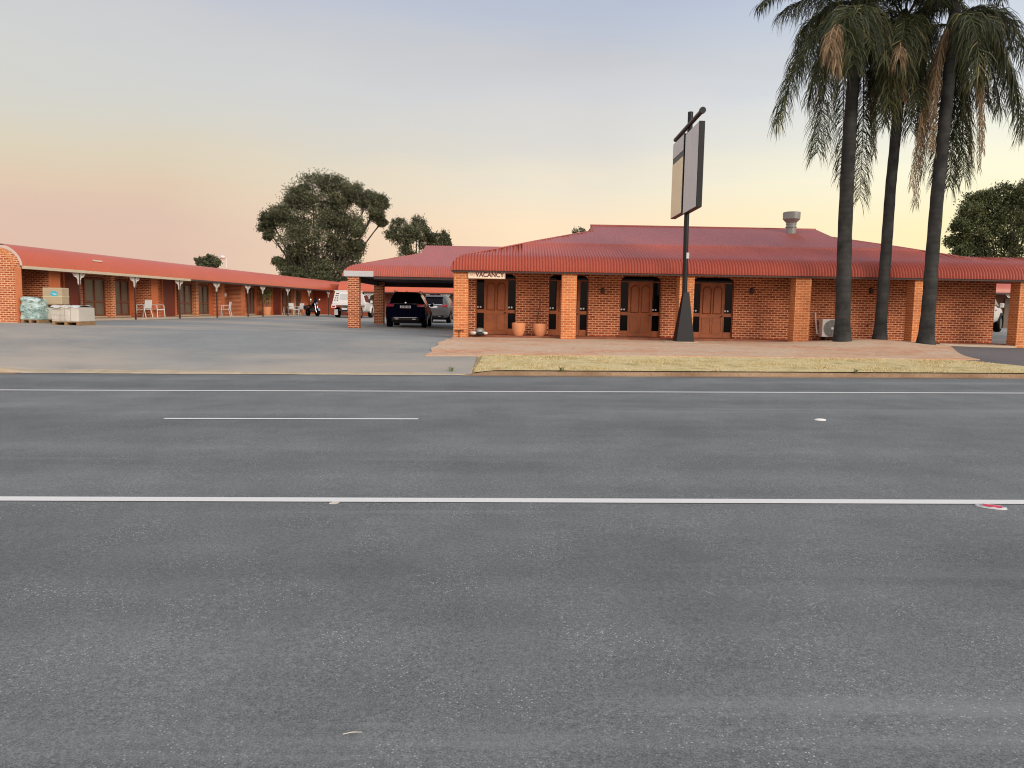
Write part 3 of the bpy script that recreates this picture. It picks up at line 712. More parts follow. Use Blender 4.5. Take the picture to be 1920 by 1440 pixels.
def make_post(par, at, zt_, zb_, L=.36, ax=1, colr='post'):
    b = MB(); x, y = at; b.box(x - .032, x + .032, y - .032, y + .032, zb_, zt_); po = b.build('veranda_post', colr, par, bevel=.005)
    for s_ in (-1, 1):
        b = MB()
        for pg in bracket_shapes(L, .50):
            if ax == 1: b.prism(pg, lambda p, d: (x + d, y + s_ * (.034 + p[0]), zt_ - .01 + p[1]), -.02, .02)
            else: b.prism(pg, lambda p, d: (x + s_ * (.034 + p[0]), y + d, zt_ - .01 + p[1]), -.02, .02)
        b.build('bracket', 'white', po)
    return po
for px in (150, 254, 337, 407, 465, 493, 540, 580, 616):
    u_ = wing_u(px, -.08); make_post(wg, (-.08, u_), ZWE - .07, zfw(u_))
# room fronts along the recessed wall: (kind, left px, right px)
def wwin(p0, p1):
    u0, u1 = wing_u(p0, WB), wing_u(p1, WB); zb = zfw(u0) + .17; zt_ = ZWE - .20; zm = zb + (zt_ - zb) * .36; um = (u0 + u1) / 2; f = .075
    b = MB(); x0, x1 = WB + .005, WB + .09
    for (a, c_) in ((u0, u0 + f), (um - f / 2, um + f / 2), (u1 - f, u1)): b.box(x0, x1, a, c_, zb, zt_)
    for (a, c_) in ((u0 + f, um - f / 2), (um + f / 2, u1 - f)):
        for (q0, q1) in ((zb, zb + f), (zm, zm + f), (zt_ - f, zt_)): b.box(x0, x1 - .004, a, c_, q0, q1)
    wo = b.build('window', 'timber_dark', wg)
    b = MB(); b.box(x0, x0 + .03, u0 + f, u1 - f, zb + f, zm); b.box(x0, x0 + .03, u0 + f, u1 - f, zm + f, zt_ - f); b.build('pane', 'curtain', wo)
    b = MB(); b.box(WB, WB + .13, u0 - .02, u1 + .02, zb - .07, zb - .002); b.build('sill', 'concrete', wo)
def wdoor(p0, p1, m_='door_red'):
    u0, u1 = wing_u(p0, WB), wing_u(p1, WB); zb = zfw(u0) + .08
    b = MB(); b.box(WB + .003, WB + .05, u0, u1, zb, zb + 2.08); do = b.build('door', m_, wg)
    b = MB(); b.box(WB + .003, WB + .09, u0 - .09, u0 - .003, zb, zb + 2.15); b.box(WB + .003, WB + .09, u1 + .003, u1 + .09, zb, zb + 2.15); b.box(WB + .003, WB + .09, u0, u1, zb + 2.083, zb + 2.15); b.build('door_frame', 'panel_orange', do)
    b = MB(); b.lathe([(0, .05), (.02, .06), (.035, .10), (.03, .12), (0, .13)], (WB, u0 + .08, zb + 1.0), 10, 'x'); b.build('handle', 'chrome', do)
def wblade(p0, p1, ps, mat='brick', side='panel_orange', h=None):
    u0 = wing_u(p0, WB); w_ = wing_w(p1, u0); u1 = max(u0 + .25, wing_u(ps, w_)); print('blade', p0, round(u0, 2), round(w_, 2), round(u1, 2))
    b = MB(); b.box(WB + .003, w_, u0, u1, zfw(u0) - .1, ZWE + .015); o = b.build('wall', mat, wg)
    b = MB(); b.box(w_ + .001, w_ + .02, u0 + .002, u1 - .002, zfw(u0) - .1, ZWE + .012); b.build('wall_panel', side, o)
def wpier(p0, p1, mat='brick_end'):
    u0 = wing_u(p0, WB); w_ = min(WB + .45, wing_w(p1, u0)); u1 = u0 + .3
    b = MB(); b.box(WB + .003, w_, u0, u1, zfw(u0) - .1, ZWE + .014); b.build('pier', mat, wg)
def wpanel(p0, p1, mat='panel_orange'):
    u0, u1 = wing_u(p0, WB), wing_u(p1, WB); b = MB(); b.box(WB + .002, WB + .04, u0, u1, zfw(u0) + .05, ZWE - .05); b.build('wall_panel', mat, wg)
wblade(47, 93, 114); wdoor(120, 147)
wwin(156, 195); wpier(199, 210); wwin(211, 240); wpanel(242, 250)
wblade(256, 284, 297); wdoor(304, 326)
wwin(332, 358); wpier(360, 368); wwin(370, 389); wpanel(391, 398)
wblade(400, 415, 421, 'brick_end'); wblade(426, 452, 459)
wwin(462, 475); wpanel(476, 482); wblade(484, 492, 496, 'brick_end'); wdoor(510, 525); wwin(529, 543); wpier(545, 552); wwin(553, 562); wpanel(566, 579)
wdoor(586, 600)
def wlamp(px, py, w_=None):
    u_ = wing_u(px, WB + .3); x = WB + .35; p = P(px, py, wl(x, u_, 0).y); z = p.z
    b = MB(); b.tube([(WB, u_, z + .05), (x - .05, u_, z + .08), (x, u_, z)], .02, 6); b.lathe([(0, .12), (.09, .06), (.11, -.06), (.06, -.14), (0, -.16)], (x, u_, z), 10); b.build('wall_lamp', 'whitemetal', wg, smooth=50)
wlamp(421, 552); wlamp(581, 562)
# pale roof sheet patch and a little floodlight on the wing roof
u_ = wing_u(178, -.3, 490)
b = MB(); pr_ = [p for p in wp if .05 < p[0] < .4]
zz_ = Z_(176, 490, wl(-.12, u_, 0).y)
for (s0, z0), (s1, z1) in zip(wp, wp[1:]):
    if ZWE + z0 <= zz_ <= ZWE + z1: sx_ = lerp(s0, s1, (zz_ - ZWE - z0) / (z1 - z0 + 1e-6)); nx_, nz_ = (z1 - z0), (s1 - s0)
l_ = hypot(nx_, nz_); nx_ /= l_; nz_ /= l_
c0 = Vector((.03 - sx_ + nx_ * .02, u_, zz_ + nz_ * .02)); tv = Vector((-nz_, 0, nx_))
b.hexa([c0 + tv * a * .045 + Vector((0, bb * .33, 0)) + Vector((nx_, 0, nz_)) * k for k in (0, .012) for a, bb in ((-1, -1), (1, -1), (1, 1), (-1, 1))])
b.build('roof_patch', 'gutter', rw)
pf = P(424, 492, wl(-3, wing_u(424, -3, 490), 0).y)
fl = thing('roof_floodlight', 'small white lamp on a short pole above the left wing roof, beside a treetop', 'lamp', pf - Vector((0, 0, .35)))
b = MB(); b.tube([pf - Vector((0, 0, .35)), pf + Vector((0, 0, .28))], .06, 8); b.build('pole', 'whitemetal', fl)
b = MB(); b.lathe([(0, -.13), (.12, -.1), (.2, .0), (.17, .12), (0, .18)], pf + Vector((-.22, -.05, .32)), 14); b.build('lamp_head', 'whitemetal', fl, smooth=50)

# ------------------------------------------------------------------ far wing closing the yard
YB = 62.5
ZBE = Z_(760, 548, YB); xb0 = X_(634, YB, 545); xb1 = 14.0  # unseen right part added to keep bright sky out of the SUV's reflection
fwg = thing('motel_wing', 'far wing of motel rooms closing the yard, seen through the carport behind the SUV', 'building', ((xb0 + xb1) / 2, YB + 1.5, g(-9, YB)))
b = MB(); roof_slope(b, (xb0, YB, ZBE), (1, 0, 0), (0, 1, 0), xb1 - xb0, prof_pts(.95, .85, .05, 6, 10), lambda t: 6, pitch=0); b.build('roof', 'roof_wing', fwg, smooth=60)
b = MB(); b.box(xb0, xb1, YB + .02, YB + .10, ZBE - .10, ZBE + .02); b.build('gutter', 'fascia', fwg)
b = MB(); b.box(xb0 - 4, xb1, YB + 1.6, YB + 1.8, .4, ZBE + .6); b.build('wall', 'red_render', fwg)
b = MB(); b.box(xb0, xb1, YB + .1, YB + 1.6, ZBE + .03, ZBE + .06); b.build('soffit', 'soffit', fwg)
zg = g(-9, YB + 1.5)
for (pa, pb) in ((640, 652), (725, 737), (745, 757), (812, 824)):
    b = MB(); b.box(X_(pa, YB + 1.6), X_(pb, YB + 1.6), YB + 1.55, YB + 1.597, zg, zg + 2.05); b.build('door', 'door_red', fwg)
for (pa, pb) in ((686, 700), (770, 790), (840, 855)):
    b = MB(); x0, x1 = X_(pa, YB + 1.6), X_(pb, YB + 1.6); z0 = zg + .9; b.box(x0, x1, YB + 1.55, YB + 1.597, z0, z0 + 1.1); o = b.build('window', 'timber_dark', fwg); b = MB(); b.box(x0 + .07, x1 - .07, YB + 1.54, YB + 1.549, z0 + .07, z0 + 1.03); b.build('pane', 'curtain', o)
for px in (642, 692, 765, 835): make_post(fwg, (X_(px, YB + .15), YB + .15), ZBE - .09, zg, L=.4, ax=0)

# ------------------------------------------------------------------ right wing seen through the gap
YR = 45.0
ZRE = Z_(1888, 549, YR); xr0 = X_(1855, YR, 560) - 1.5; xr1 = xr0 + 16; gz = g(X_(1890, YR), YR)
rg = thing('motel_wing', 'motel room block with a red roof glimpsed past the right end of the office', 'building', ((xr0 + xr1) / 2, YR + 1.5, gz))
b = MB(); roof_slope(b, (xr0, YR, ZRE), (1, 0, 0), (0, 1, 0), xr1 - xr0, prof_pts(.8, .72, .06, 5, 10), lambda t: 5, pitch=0); b.build('roof', 'roof', rg, smooth=60)
b = MB(); b.box(xr0, xr1, YR + .02, YR + .1, ZRE - .1, ZRE + .02); b.build('gutter', 'fascia', rg)
b = MB(); b.box(xr0, xr1, YR + .1, YR + 1.7, ZRE + .03, ZRE + .06); b.build('soffit', 'soffit', rg)
b = MB(); b.box(xr0, xr1, YR + 1.7, YR + 1.9, gz - .3, ZRE + .5); b.build('wall', 'timber_dark', rg)
b = MB(); b.box(X_(1882, YR + 1.6), X_(1897, YR + 1.6), YR + 1.6, YR + 1.697, gz, ZRE - .3); b.build('door', 'curtain', rg)
make_post(rg, (X_(1899, YR + .15, 560), YR + .15), ZRE - .09, gz, L=.4, ax=0)
for k in (3, 6): make_post(rg, (X_(1899, YR + .15, 560) + k * 1.3, YR + .15), ZRE - .09, gz, L=.4, ax=0)
# ------------------------------------------------------------------ blank pylon sign
sp = PG(1281, 643); SX, SY = sp.x, sp.y
print('sign', sp)
def sz(px, py, Y): return P(px, py, Y).z
sg = thing('pylon_sign', 'tall black pole sign with blank grey and cream panels in front of the motel office', 'sign', (SX, SY, g(SX, SY)))
zgs = g(SX, SY) + .04; zt0 = sz(1292, 210, SY)
SXT = P(1289, 300, SY).x; sxo = SXT
b = MB(); b.tube([(SX, SY, zgs + .3), (lerp(SX, sxo, .5), SY, lerp(zgs, zt0, .5)), (sxo + .04, SY, zt0)], .088, 14); b.build('pole', 'blackmetal', sg, smooth=50)
hb = sz(1281, 548, SY)
b = MB()   # folded plate skirt, four flat faces
w0, w1 = .31, .10
for k in range(1): b.hexa([(SX - w0, SY - w0, zgs), (SX + w0, SY - w0, zgs), (SX + w0, SY + w0, zgs), (SX - w0, SY + w0, zgs), (SX - w1 + .02, SY - w1, hb), (SX + w1 + .02, SY - w1, hb), (SX + w1 + .02, SY + w1, hb), (SX - w1 + .02, SY + w1, hb)])
b.build('base_skirt', 'blackmetal', sg, bevel=.012)
b = MB(); b.lathe([(.62, 0), (.62, .02), (.0, .022)], (SX - .1, SY - .05, g(SX, SY) + .036), 20); b.build('base_slab', 'concrete', sg)
yn, yf = SY - 1.95, SY + 1.85
pn = P(1311, 226, yn); FX = pn.x          # face plane
def cab(y0, y1, z0, z1): return (FX, FX + .19, y0, y1, z0, z1)
def cabinet(y0, y1, zlo, zhi, panels):
    b = MB(); b.box(FX + .012, FX + .19, y0, y1, zlo, zhi); co = b.build('cabinet', 'blackmetal', sg, bevel=.01)
    for (q0, q1, mm) in panels:
        b = MB(); b.box(FX, FX + .011, y0 + .03, y1 - .03, q0, q1); b.box(FX + .191, FX + .2, y0 + .03, y1 - .03, q0, q1); b.build('sign_panel', mm, co)
zl = sz(1305, 388, yn); zh = sz(1311, 226, yn)
cabinet(yn, SY - .12, zl, zh, [(zl + .02, zh - .02, 'signgrey')])
z1_, z0_ = sz(1265, 271, yf), sz(1261, 411, yf); zm1, zm2 = sz(1265, 300, yf), sz(1264, 311, yf)
cabinet(SY + .12, yf, z0_, z1_, [(zm1, z1_ - .03, 'signgrey'), (z0_ + .02, zm2, 'signcream')])
zb_ = sz(1322, 207, yn)
b = MB(); b.tube([(FX + .09, yn - .02, zb_), (FX + .09, yf + .05, sz(1268, 262, yf))], .075, 12); b.lathe([(.0, -.05), (.10, -.05), (.10, .06), (0, .06)], (FX + .09, yn, zb_), 14, 'y'); b.build('top_bar', 'blackmetal', sg, smooth=50)
b = MB(); b.box(SX - .0 - .03, SX + .06, SY - .105, SY - .088, sz(1284, 485, SY), sz(1284, 474, SY)); b.build('tag_plate', 'signgrey', sg)

# ------------------------------------------------------------------ vacancy sign under the eaves
vx0, vx1 = X_(877.5, YP - .04), X_(945, YP - .04); vz0, vz1 = Z_(910, 521.3, YP - .04), Z_(910, 509.5, YP - .04)
vs = thing('vacancy_sign', 'small cream VACANCY sign hanging under the eave beside the first pillar', 'sign', ((vx0 + vx1) / 2, YP, vz0))
b = MB(); b.box(vx0, vx1, YP - .03, YP + .02, vz0, vz1); b.build('sign_board', 'ivory', vs, bevel=.006)
b = MB(); t = .022
b.box(vx0 - t, vx1 + t, YP - .045, YP + .03, vz0 - t, vz0); b.box(vx0 - t, vx1 + t, YP - .045, YP + .03, vz1, vz1 + t); b.box(vx0 - t, vx0, YP - .045, YP + .03, vz0 + .001, vz1 - .001); b.box(vx1, vx1 + t, YP - .045, YP + .03, vz0 + .001, vz1 - .001); b.build('sign_frame', 'gutter', vs)
vm = (vz0 + vz1) / 2
lettering('lettering', 'VACANCY', .225, 'maroon', vs, (lerp(vx0, vx1, .585), YP - .034, vm), sx=.93)
lettering('lettering', 'NO', .16, 'faded', vs, (lerp(vx0, vx1, .11), YP - .034, vm), sx=.8)
b = MB(); b.box(lerp(vx0, vx1, .94), lerp(vx0, vx1, .965), YP - .036, YP - .031, vz0 + .04, vz1 - .04); b.build('sign_stripe', 'faded', vs)

# ------------------------------------------------------------------ pots, bundle, air conditioner
def pot(px0, px1, py0, py1, Y, name, label):
    cx = X_((px0 + px1) / 2, Y); r_ = (px1 - px0) / 2 * Y / F; z0 = ZS + .002; z1 = Z_(px0, py0, Y); h = z1 - z0
    o = thing(name, label, 'plant pot', (cx, Y, z0), group='terracotta pots')
    b = MB(); b.lathe([(r_ * .62, 0), (r_ * .80, h * .18), (r_ * .95, h * .5), (r_ * 1.0, h * .86), (r_ * 1.0, h), (r_ * .88, h), (r_ * .86, h * .82)], (cx, Y, z0), 28); b.build('pot', 'terracotta', o, smooth=50)
    b = MB(); b.lathe([(0, h * .80), (r_ * .86, h * .80), (r_ * .86, h * .82), (0, h * .83)], (cx, Y, z0), 20); b.build('soil', 'earth', o)
    return o, cx, z0 + h * .82
pot(960, 985.5, 605, 629.5, 27.35, 'plant_pot', 'empty round terracotta pot by the brick wall, nearest the first door')
o, cx, zt_ = pot(999.5, 1026, 606.5, 630, 27.4, 'plant_pot', 'terracotta pot holding one bare dark stick, next to the window of the second door set')
b = MB(); b.tube([(cx - .12, 27.4, zt_ - .05), P(1009, 590, 27.4), P(1013, 566, 27.4)], [.022, .018, .010], 6); b.tube([P(1011, 580, 27.4), P(1015, 560, 27.35)], [.010, .006], 5); b.build('stem', 'fascia', o, smooth=50)
pb_ = PG(896, 628); pb_ = Vector((X_(896, 27.0, 628), 27.05, ZS))
o = thing('rolled_bundle', 'small heap of grey and black bundles on the porch beside the first pillar', 'bundle', pb_)
def lump(b, c, r, sq=(1, 1, 1), seed=0):
    rr = random.Random(seed); nu, nv = 12, 8; vs = []; fs = []
    ph = [rr.uniform(0, 6) for _ in range(4)]
    for j in range(nv + 1):
        th = pi * j / nv
        for i in range(nu):
            q = 2 * pi * i / nu; k = 1 + .14 * sin(3 * q + ph[0]) * sin(th) + .12 * sin(2 * th + ph[1]) + .08 * cos(5 * q + ph[2])
            vs.append((c[0] + r * k * sin(th) * cos(q) * sq[0], c[1] + r * k * sin(th) * sin(q) * sq[1], c[2] + r * k * cos(th) * sq[2]))
    fs = [(j * nu + i, j * nu + (i + 1) % nu, (j + 1) * nu + (i + 1) % nu, (j + 1) * nu + i) for j in range(nv) for i in range(nu)]
    b.add(vs, fs)
b = MB(); lump(b, pb_ + Vector((.06, 0, .14)), .15, (1, .9, .9), 1); b.build('bundle', 'steel', o, smooth=180)
b = MB(); lump(b, pb_ + Vector((-.16, -.06, .07)), .10, (1.3, .9, .7), 2); lump(b, pb_ + Vector((.24, .0, .07)), .09, (1.3, .9, .7), 6); b.build('bundle', 'whitemetal', o, smooth=180)
b = MB(); lump(b, pb_ + Vector((.07, -.12, .06)), .10, (1.4, .8, .7), 3); b.build('bundle', 'darkpl', o, smooth=180)

YA = 27.75
ax0, ax1 = X_(1542.5, YA), X_(1592, YA); az0, az1 = Z_(1556, 632, YA), Z_(1556, 598.5, YA)
o = thing('air_conditioner', 'white air conditioner unit with round fan against the brick wall behind a palm', 'air conditioner', ((ax0 + ax1) / 2, YA, g(6, 27) + .1))
b = MB(); b.box(ax0, ax1, YA, YA + .32, az0, az1); co = b.build('casing', 'whitemetal', o, bevel=.02)
fx, fz, fr = X_(1561, YA), Z_(1561, 616, YA), .31
b = MB(); b.lathe([(fr, -.004), (fr, .004), (0, .005)], (fx, YA, fz), 32, 'y'); b.build('fan_opening', 'steel', co)
b = MB()
for k in range(7):
    q = fr * (k + 1) / 7; b.tube([(fx + q * cos(2 * pi * i / 28), YA - .02, fz + q * sin(2 * pi * i / 28)) for i in range(29)], .006, 4, False)
for k in range(8): b.tube([(fx, YA - .02, fz), (fx + fr * cos(k * pi / 4), YA - .02, fz + fr * sin(k * pi / 4))], .006, 4)
b.build('fan_grille', 'steel', co)
b = MB(); b.lathe([(0, -.04), (.05, -.035), (.055, -.01), (0, -.01)], (fx, YA, fz), 14, 'y'); b.build('fan_hub', 'whitemetal', co)
b = MB()
for x in (ax0 + .12, ax1 - .2): b.box(x, x + .06, YA - .03, YA + .35, g(x, YA), az0 - .002)
b.build('foot', 'blackmetal', o)
b = MB(); b.tube([(ax0 - .03, YA + .2, az0 + .12), (ax0 - .10, YA + .2, az0 + .1), (ax0 - .12, YA + .3, az0 + .5), (ax0 - .12, YW - .01, az0 + .9)], .025, 6); b.build('pipe', 'whitemetal', o)

# ------------------------------------------------------------------ pallets of building goods by the left wing
def pallet(b, x0, x1, y0, y1, z):
    b.box(x0, x1, y0, y1, z + .10, z + .13)
    for k in range(3):
        x = lerp(x0, x1 - .1, k / 2); b.box(x, x + .1, y0, y1, z, z + .099)
YQ = 27.9
x0, x1 = X_(97, YQ), X_(149, YQ); zq = g((x0 + x1) / 2, YQ); ztop = Z_(135, 573, YQ)
o = thing('block_pallet', 'low wrapped pallet of pale blocks, the front one of the pallets beside the left wing', 'pallet load', ((x0 + x1) / 2, YQ + .5, zq), group='pallet loads by the left wing')
b = MB(); pallet(b, x0 + .02, x1 - .02, YQ, YQ + 1.1, zq + .005); b.build('pallet', 'woodpallet', o)
b = MB(); xa = lerp(x0, x1, .33); xb_ = lerp(x0, x1, .70); zq2 = zq + .137
b.box(x0, xa - .006, YQ, YQ + 1.1, zq2, ztop - .04); b.build('block_stack', 'blocks', o, bevel=.02)
b = MB(); b.box(xa + .006, xb_ - .004, YQ - .04, YQ + 1.06, zq2, ztop - .02); b.build('block_stack', 'blocks', o, bevel=.015)
b = MB(); b.box(xb_ + .004, x1, YQ - .05, YQ + 1.05, zq2, ztop - .06); b.build('wrapped_stack', 'wrap', o, bevel=.03)
b = MB(); b.grid([[Vector((lerp(x0 - .03, x1 + .02, i / 10), YQ - .07 + 1.15 * j / 5, ztop - .01 + .03 * sin(i * 1.9 + j) + (0 if 0 < j < 5 else -.07))) for i in range(11)] for j in range(6)]); b.build('wrap_cover', 'whitemetal', o, smooth=180)
YQ2 = 29.3
x0, x1 = X_(38.5, YQ2), X_(74, YQ2); zq = g((x0 + x1) / 2, YQ2)
o = thing('bag_pallet', 'pallet of mint green plastic wrapped bags beside the end wall of the left wing', 'pallet load', ((x0 + x1) / 2, YQ2 + .5, zq), group='pallet loads by the left wing')
b = MB(); pallet(b, x0 + .02, x1 - .02, YQ2, YQ2 + .7, zq + .005); b.build('pallet', 'woodpallet', o)
b = MB(); zh = Z_(55, 556, YQ2) - zq - .14
def wob(p, k): return .018 * sin(9 * p[0] + 13 * p[2] + k) + .014 * sin(17 * p[2] - 7 * p[1] + 2 * k) + .012 * sin(23 * p[0] - 11 * p[1])
rows_ = []
for j in range(19):
    v_ = j / 18; row = []
    for i in range(49):
        q = 2 * pi * i / 48; cx_, cy_ = cos(q), sin(q); k_ = 1 / max(abs(cx_), abs(cy_)) * .88 + .12
        taper = (1 - .10 * v_ ** 3) * (1.0 if v_ < .93 else lerp(1, .82, (v_ - .93) / .07)) * (1 + .025 * abs(sin(v_ * pi * 4)))
        z = zq + .14 + zh * v_ * (1 - .09 * cl((cx_ + .3)) * v_)
        p = Vector((lerp(x0, x1, .5) + (x1 - x0) / 2 * cx_ * k_ * taper, YQ2 + .35 + .35 * cy_ * k_ * taper, z)); n3 = Vector((cx_, cy_, 0))
        row.append(p + n3 * wob(p, 1.0))
    rows_.append(row)
top_ = [Vector((lerp(x0, x1, .5), YQ2 + .35, zq + .14 + zh * .97))] * 49
rows_.append([rows_[-1][i].lerp(top_[i], .6) for i in range(49)]); rows_.append(top_)
b.grid(rows_)
b.build('wrapped_bags', 'bagwrap', o, smooth=180)
YQ3 = 29.9
x0, x1 = X_(82, YQ3), X_(118, YQ3); zq = g((x0 + x1) / 2, YQ3); zc_ = Z_(106, 571, YQ3)
o = thing('carton_pallet', 'wrapped pallet stack standing behind the low block pallet and carrying the tan carton', 'pallet load', ((x0 + x1) / 2, YQ3 + .25, zq), group='pallet loads by the left wing')
b = MB(); pallet(b, x0 + .02, x1 - .02, YQ3, YQ3 + .5, zq + .005); b.build('pallet', 'woodpallet', o)
b = MB(); b.box(x0 + .08, x1 - .02, YQ3, YQ3 + .5, zq + .137, zc_ - .135); b.build('wrapped_stack', 'wrap', o, bevel=.03)
o = thing('tan_carton', 'big tan carton with a teal oval sticker on top of the rear pallet stack', 'carton', ((x0 + x1) / 2, YQ3 + .5, zc_ - .13))
b = MB(); pallet(b, x0 + .02, x1 - .02, YQ3, YQ3 + .5, zc_ - .132); b.build('pallet', 'woodpallet', o)
zt_ = Z_(106, 539.5, YQ3)
b = MB(); b.box(x0, x1, YQ3 - .02, YQ3 + .5, zc_ + .001, zt_); co = b.build('carton', 'cardboard', o, bevel=.03)
b = MB(); b.box(x0 - .012, x1 + .012, YQ3 - .032, YQ3 + .5, zt_ - .36, zt_ - .345); b.build('strap', 'signcream', co)
b = MB(); cx, cz_ = X_(104, YQ3), Z_(104.5, 551, YQ3); rx_, rz_ = .15, .12
b.prism([(cx + rx_ * cos(q * pi / 10), cz_ + rz_ * sin(q * pi / 10)) for q in range(20)], lambda p, d: (p[0], d, p[1]), YQ3 - .028, YQ3 - .020); so_ = b.build('sticker', 'teal', co)
b = MB(); b.hexa([(cx - .07, YQ3 - .031, cz_ - .012), (cx + .10, YQ3 - .031, cz_ - .03), (cx + .10, YQ3 - .0285, cz_ - .03), (cx - .07, YQ3 - .0285, cz_ - .012), (cx - .06, YQ3 - .031, cz_ + .012), (cx + .11, YQ3 - .031, cz_ + .0), (cx + .11, YQ3 - .0285, cz_), (cx - .06, YQ3 - .0285, cz_ + .012)]); b.build('sticker_stripe', 'white', so_)

# ------------------------------------------------------------------ white outdoor chairs and tables by the rooms
def make_chair(label, at, rz):
    o = thing('outdoor_chair', label, 'chair', at, rz, group='white chairs outside the rooms', world=False)
    f = MB(); t = .022
    for s_ in (-1, 1):
        x = s_ * .27
        f.tube([(x, -.27, 0), (x * .97, -.24, .40), (x * .97, -.22, .64), (x * .97, -.10, .66), (x * .97, .20, .64)], t, 6)
        f.tube([(x, .30, 0), (x * .95, .20, .40), (x * .93, .27, .88)], t, 6)
    f.tube([(-.26, -.24, .40), (.26, -.24, .40)], t, 6); f.tube([(-.25, .27, .88), (.25, .27, .88)], t, 6)
    f.build('frame', 'whitemetal', o, smooth=50)
    s = MB(); s.add([(-.24, -.24, .415), (.24, -.24, .415), (.24, .21, .395), (-.24, .21, .395), (-.24, -.24, .435), (.24, -.24, .435), (.24, .21, .415), (-.24, .21, .415)], [(0, 3, 2, 1), (4, 5, 6, 7), (0, 1, 5, 4), (1, 2, 6, 5), (2, 3, 7, 6), (3, 0, 4, 7)]); s.build('seat', 'whitemetal', o)
    s = MB(); s.hexa([(-.23, .205, .46), (.23, .205, .46), (.23, .225, .46), (-.23, .225, .46), (-.22, .26, .86), (.22, .26, .86), (.22, .28, .86), (-.22, .28, .86)]); s.build('backrest', 'whitemetal', o)
    return o
def wpos(px, w_, dz=.1):
    u_ = wing_u(px, w_); p = wl(w_, u_, 0); return Vector((p.x, p.y, lerp(zfw(0) + .10, zfw(UL) + .06, u_ / (UL + 2)) if w_ < -.12 else g(p.x, p.y)))
make_chair('white chair just behind a post, the left one of the pair by the brick wall', wpos(270, -.75), R(-100))
make_chair('white chair of the pair by the brick wall, the one nearer the dark door', wpos(294, -.62), R(75))
make_chair('white chair under the fifth veranda post, tilted against the shaded brick wall', wpos(424, -.62), R(-80))
make_chair('white chair beside the round brick pier, left of the motorcycle', wpos(550, -.6), R(60))
make_chair('white chair closest to the motorcycle', wpos(561, -.5), R(-110))
def make_table(label, at, r_=.32):
    o = thing('outdoor_table', label, 'table', at, world=False)
    b = MB(); b.lathe([(0, .66), (r_, .66), (r_ + .01, .675), (r_, .69), (0, .69)], n=20); b.build('tabletop', 'timber_dark', o, smooth=40)
    for k in range(3):
        b = MB(); q = k * 2.09; b.tube([(r_ * .85 * cos(q), r_ * .85 * sin(q), 0), (r_ * .4 * cos(q), r_ * .4 * sin(q), .655)], .018, 6); b.build('leg', 'whitemetal', o)
make_table('small round table left of the white chairs near the motorcycle', wpos(535, -.6))
make_table('small round table between the pair of white chairs outside the rooms', wpos(281, -1.05))
o = thing('plant_pot', 'tall terracotta pot with a drooping plant outside a far room of the left wing', 'plant pot', wpos(499, -.75), world=False)
b = MB(); b.lathe([(.24, 0), (.32, .2), (.36, .5), (.36, .58), (.31, .58), (.30, .5), (0, .5)], n=20); b.build('pot', 'terracotta', o, smooth=50)
b = MB(); rr = random.Random(3)
b.tube([(0, 0, .5), (.02, 0, 1.2), (0, .02, 1.6)], [.02, .015, .01], 6)
b.build('stem', 'bark', o)
b = MB()
for i in range(420):
    q = rr.uniform(0, 6.28); r_ = .45 * sqrt(rr.random()); z = rr.gauss(1.55, .32); c = Vector((r_ * cos(q), r_ * sin(q), z)); d1 = Vector((rr.gauss(0, 1), rr.gauss(0, 1), -1)).normalized() * .09; d2 = d1.cross(Vector((rr.random(), rr.random(), 1))).normalized() * .035
    b.quad(c - d1, c + d2, c + d1, c - d2)
b.build('foliage', 'greenleaf', o)

# ------------------------------------------------------------------ vehicles
def wheel(par, x, y, r, wdt, side):
    b = MB(); b.lathe([(r * .62, -wdt / 2), (r * .93, -wdt / 2), (r, -wdt * .32), (r, wdt * .32), (r * .93, wdt / 2), (r * .62, wdt / 2)], (x, y, r), 28, 'x'); o = b.build('wheel', 'rubber', par, smooth=40)
    b = MB(); f = x + side * wdt * .38
    for k in range(5):
        q = 2 * pi * k / 5; c_, s_ = cos(q), sin(q); pts = []
        for d in (0, side * .03):
            for (a, h) in ((.1, .05), (.6, .035), (.6, -.035), (.1, -.05)): pts.append((f + d, y + r * a * c_ - h * s_, r + r * a * s_ + h * c_))
        b.add(pts, [(0, 1, 2, 3), (7, 6, 5, 4), (0, 4, 5, 1), (1, 5, 6, 2), (2, 6, 7, 3), (3, 7, 4, 0)])
    b.lathe([(r * .58, -.03), (r * .63, -.03), (r * .63, .035), (r * .58, .035)], (f, y, r), 24, 'x'); b.lathe([(0, -.02), (r * .14, -.02), (r * .14, .04), (0, .04)], (f, y, r), 12, 'x')
    b.build('rim', 'rim', o)
    b = MB(); b.lathe([(0, -.01), (r * .6, -.01), (r * .6, .01), (0, .01)], (x, y, r), 20, 'x'); b.build('brake_disc', 'darkpl', o)
    return o
def loft_ring(zb, zbelt, zt, hw, hwt):
    pts = [(0, zb), (hw * .80, zb), (hw * .95, zb + .10), (hw, lerp(zb, zbelt, .45)), (hw * .99, zbelt - .12), (hw - .03, zbelt), (hwt + .03, zt - .10), (hwt - .07, zt - .02), (hwt * .5, zt), (0, zt + .01)]
    return [(x, z) for x, z in pts] + [(-x, z) for x, z in pts[::-1][1:-1]]
def loft(b, st):
    rings = [[(x, y, z) for x, z in loft_ring(*r)] for y, *r in st]; n = len(rings[0])
    vs = [p for r in rings for p in r]
    fs = [(i * n + k, i * n + (k + 1) % n, (i + 1) * n + (k + 1) % n, (i + 1) * n + k) for i in range(len(rings) - 1) for k in range(n)]
    fs += [tuple(range(n)), tuple((len(rings) - 1) * n + k for k in range(n - 1, -1, -1))]
    b.add(vs, fs)
